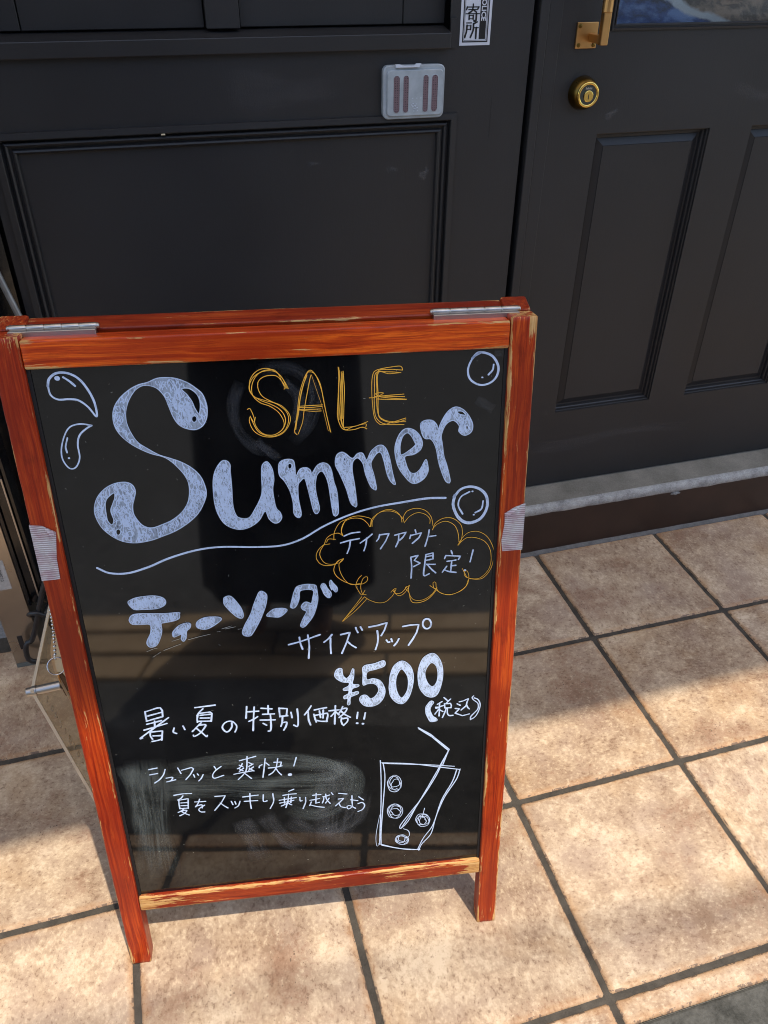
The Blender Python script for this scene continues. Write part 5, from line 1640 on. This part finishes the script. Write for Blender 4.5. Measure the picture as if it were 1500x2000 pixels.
tag(obj('inner_shelf', box(.0, .68, WY + .05, WY + .4, .97, .985, .002), simple_mat('dark_shelf_wood', (.05, .03, .02), .5)), 'dark shelf inside the door window under the cloth', 'shelf')

# ------------------------------------------------------------------ out of frame: what shades and what is mirrored
CAN_Z = 3.6
can_y = -0.165 - CAN_Z * (0.039 / 0.102)
AWN, n_, l_, b_ = new_mat('cream_awning_fabric')
n_.remove(b_)
d_ = n_.new('ShaderNodeBsdfDiffuse'); d_.inputs[0].default_value = (.70, .69, .66, 1)
t_ = n_.new('ShaderNodeBsdfTranslucent'); t_.inputs[0].default_value = (.88, .80, .70, 1)
x_ = n_.new('ShaderNodeMixShader'); x_.inputs[0].default_value = .52
l_.new(d_.outputs[0], x_.inputs[1]); l_.new(t_.outputs[0], x_.inputs[2]); l_.new(x_.outputs[0], n_['Material Output'].inputs['Surface'])
bm = bmesh.new()
bm.faces.new([bm.verts.new(p) for p in ((-6, can_y, CAN_Z), (6, can_y, CAN_Z), (6, WY + .4, CAN_Z + .25), (-6, WY + .4, CAN_Z + .25))])
bm.faces.new([bm.verts.new(p) for p in ((-6, can_y, CAN_Z), (-6, can_y, CAN_Z - .02), (6, can_y, CAN_Z - .02), (6, can_y, CAN_Z))])
tag(obj('awning', bm, AWN), 'flat cream fabric awning above the shop front', 'awning')
tag(obj('upper_facade', box(-6, 6, WY + .4, WY + .6, 2.6, 7.0), simple_mat('upper_render', (.30, .30, .31), .8)), 'plain grey upper wall of the shop above the door', 'wall')

fac = empty('opposite_building', (0, -12, 0), 'pale two storey building across the road', 'building')
obj('wall', box(-12, 12, -16, -12, -.02, 6.5), simple_mat('pale_render', (.42, .40, .37), .8, 0, .1, 1.0), fac)
for k in range(-4, 5):
    w = obj('window', box(k * 2.6 - .7, k * 2.6 + .7, -11.99, -11.96, .9, 2.4), simple_mat('dark_glass', (.02, .025, .03), .1), fac)
    obj('window_frame', box(k * 2.6 - .78, k * 2.6 + .78, -11.995, -11.975, .82, .895), NOSE_M, w)

cab = obj('shadow_cable', tube([(-9, -2.82 + .84, 6.0), (.8, -2.82, 5.95), (10, -2.82 - .79, 6.0)], .010, 10), BLACK_R)  # unseen cables, added for the soft dark bands on the tiles
tag(cab, 'thick black cable bundle added over the street to cast soft shadows', 'cable')
cab = obj('shadow_cable', tube([(-9, -2.98 + .70, 6.3), (.8, -2.98, 6.25), (10, -2.98 - .62, 6.3)], .006, 8), BLACK_R)
tag(cab, 'thin black cable added beside the thicker one to cast soft shadows', 'cable')

# person holding the phone, mirrored in the board
per = empty('person', (-.86, -1.50, 0), 'person in long dark skirt and top holding up a phone', 'person')
SKIN = simple_mat('skin', (.48, .28, .19), .5, 0, .06, 20)
CLOTH_D = simple_mat('black_fabric', (.010, .010, .011), .85, 0, .2, 60)
def skin_mesh(name, verts, edges, radii, mat, parent, sub=2, root=0):
    me = bpy.data.meshes.new(name)
    me.from_pydata(verts, edges, [])
    o = bpy.data.objects.new(name, me)
    COL.objects.link(o)
    md = o.modifiers.new('skin', 'SKIN')
    for i, r in enumerate(radii):
        o.data.skin_vertices[0].data[i].radius = (r, r) if not isinstance(r, tuple) else r
        o.data.skin_vertices[0].data[i].use_root = (i == root)
    o.modifiers.new('sub', 'SUBSURF').levels = sub
    o.modifiers['sub'].render_levels = sub
    dg = bpy.context.evaluated_depsgraph_get()
    m2 = bpy.data.meshes.new_from_object(o.evaluated_get(dg))
    COL.objects.unlink(o); bpy.data.objects.remove(o)
    m2.materials.clear()
    return link_mesh(name, m2, mat, parent, None, True)
bx, by = -.86, -1.50
V = [(bx, by, .93), (bx, by, 1.12), (bx, by - .01, 1.30), (bx, by - .005, 1.40), (bx, by, 1.47), (bx, by + .015, 1.56), (bx, by + .02, 1.64),
     (bx - .09, by, .86), (bx - .09, by + .01, .48), (bx - .085, by - .01, .09), (bx - .085, by + .12, .035),
     (bx + .09, by, .86), (bx + .09, by + .01, .48), (bx + .085, by - .01, .09), (bx + .085, by + .12, .035),
     (bx - .17, by, 1.36), (bx - .21, by + .10, 1.12), (bx - .02, by + .33, 1.14),
     (bx + .17, by, 1.36), (bx + .24, by + .10, 1.12), (bx + .17, by + .33, 1.14)]
E_ = [(0, 1), (1, 2), (2, 3), (3, 4), (4, 5), (5, 6), (0, 7), (7, 8), (8, 9), (9, 10), (0, 11), (11, 12), (12, 13), (13, 14), (3, 15), (15, 16), (16, 17), (3, 18), (18, 19), (19, 20)]
Rd = [(.15, .11), (.125, .09), (.15, .10), (.10, .07), .055, .085, .075, .085, .055, .038, .03, .085, .055, .038, .03, .05, .038, .026, .05, .038, .026]
skin_mesh('body', V, E_, Rd, SKIN, per)
bm = bmesh.new()
prof = [(.150, 1.05), (.185, .92), (.205, .70), (.218, .45), (.225, .20), (.226, .135)]
prev = None
for r, z in prof:
    ring = []
    for k in range(48):
        a = 2 * math.pi * k / 48
        q = r * (1 + .03 * math.sin(9 * a) * (1.05 - z))
        ring.append(bm.verts.new((bx + q * math.cos(a), by + .02 + .72 * q * math.sin(a), z + .012 * math.sin(5 * a) * (1 - z))))
    if prev:
        for k in range(48): bm.faces.new((prev[k], prev[(k + 1) % 48], ring[(k + 1) % 48], ring[k]))
    prev = ring
obj('skirt', bm, CLOTH_D, per, smooth=True)
skin_mesh('top', [(bx, by, 1.00), (bx, by, 1.14), (bx, by - .01, 1.30), (bx, by - .005, 1.39), (bx - .17, by, 1.355), (bx - .20, by + .06, 1.20), (bx + .17, by, 1.355), (bx + .215, by + .06, 1.20)], [(0, 1), (1, 2), (2, 3), (3, 4), (4, 5), (3, 6), (6, 7)], [(.165, .125), (.14, .105), (.165, .115), (.12, .085), .066, .056, .066, .056], CLOTH_D, per)
hb_ = bmesh.new()
bmesh.ops.create_uvsphere(hb_, u_segments=24, v_segments=16, radius=1)
for v in hb_.verts:
    v.co = Vector((bx + v.co.x * .096, by - .012 + v.co.y * .105, 1.625 + v.co.z * .115))
obj('hair', hb_, simple_mat('dark_hair', (.012, .009, .008), .5), per, smooth=True)
for (cx_, sgn) in ((bx - .02, 1), (bx + .17, -1)):
    base = Vector((cx_, by + .33, 1.14))
    for q in range(4):
        p0 = base + Vector((sgn * .012, .03, .020 - q * .018))
        skin_mesh('finger', [base[:], tuple(p0), tuple(p0 + Vector((sgn * .022, .035, .004))), tuple(p0 + Vector((sgn * .040, .030, .006)))], [(0, 1), (1, 2), (2, 3)], [.012, .0095, .0085, .0075], SKIN, per, 1)
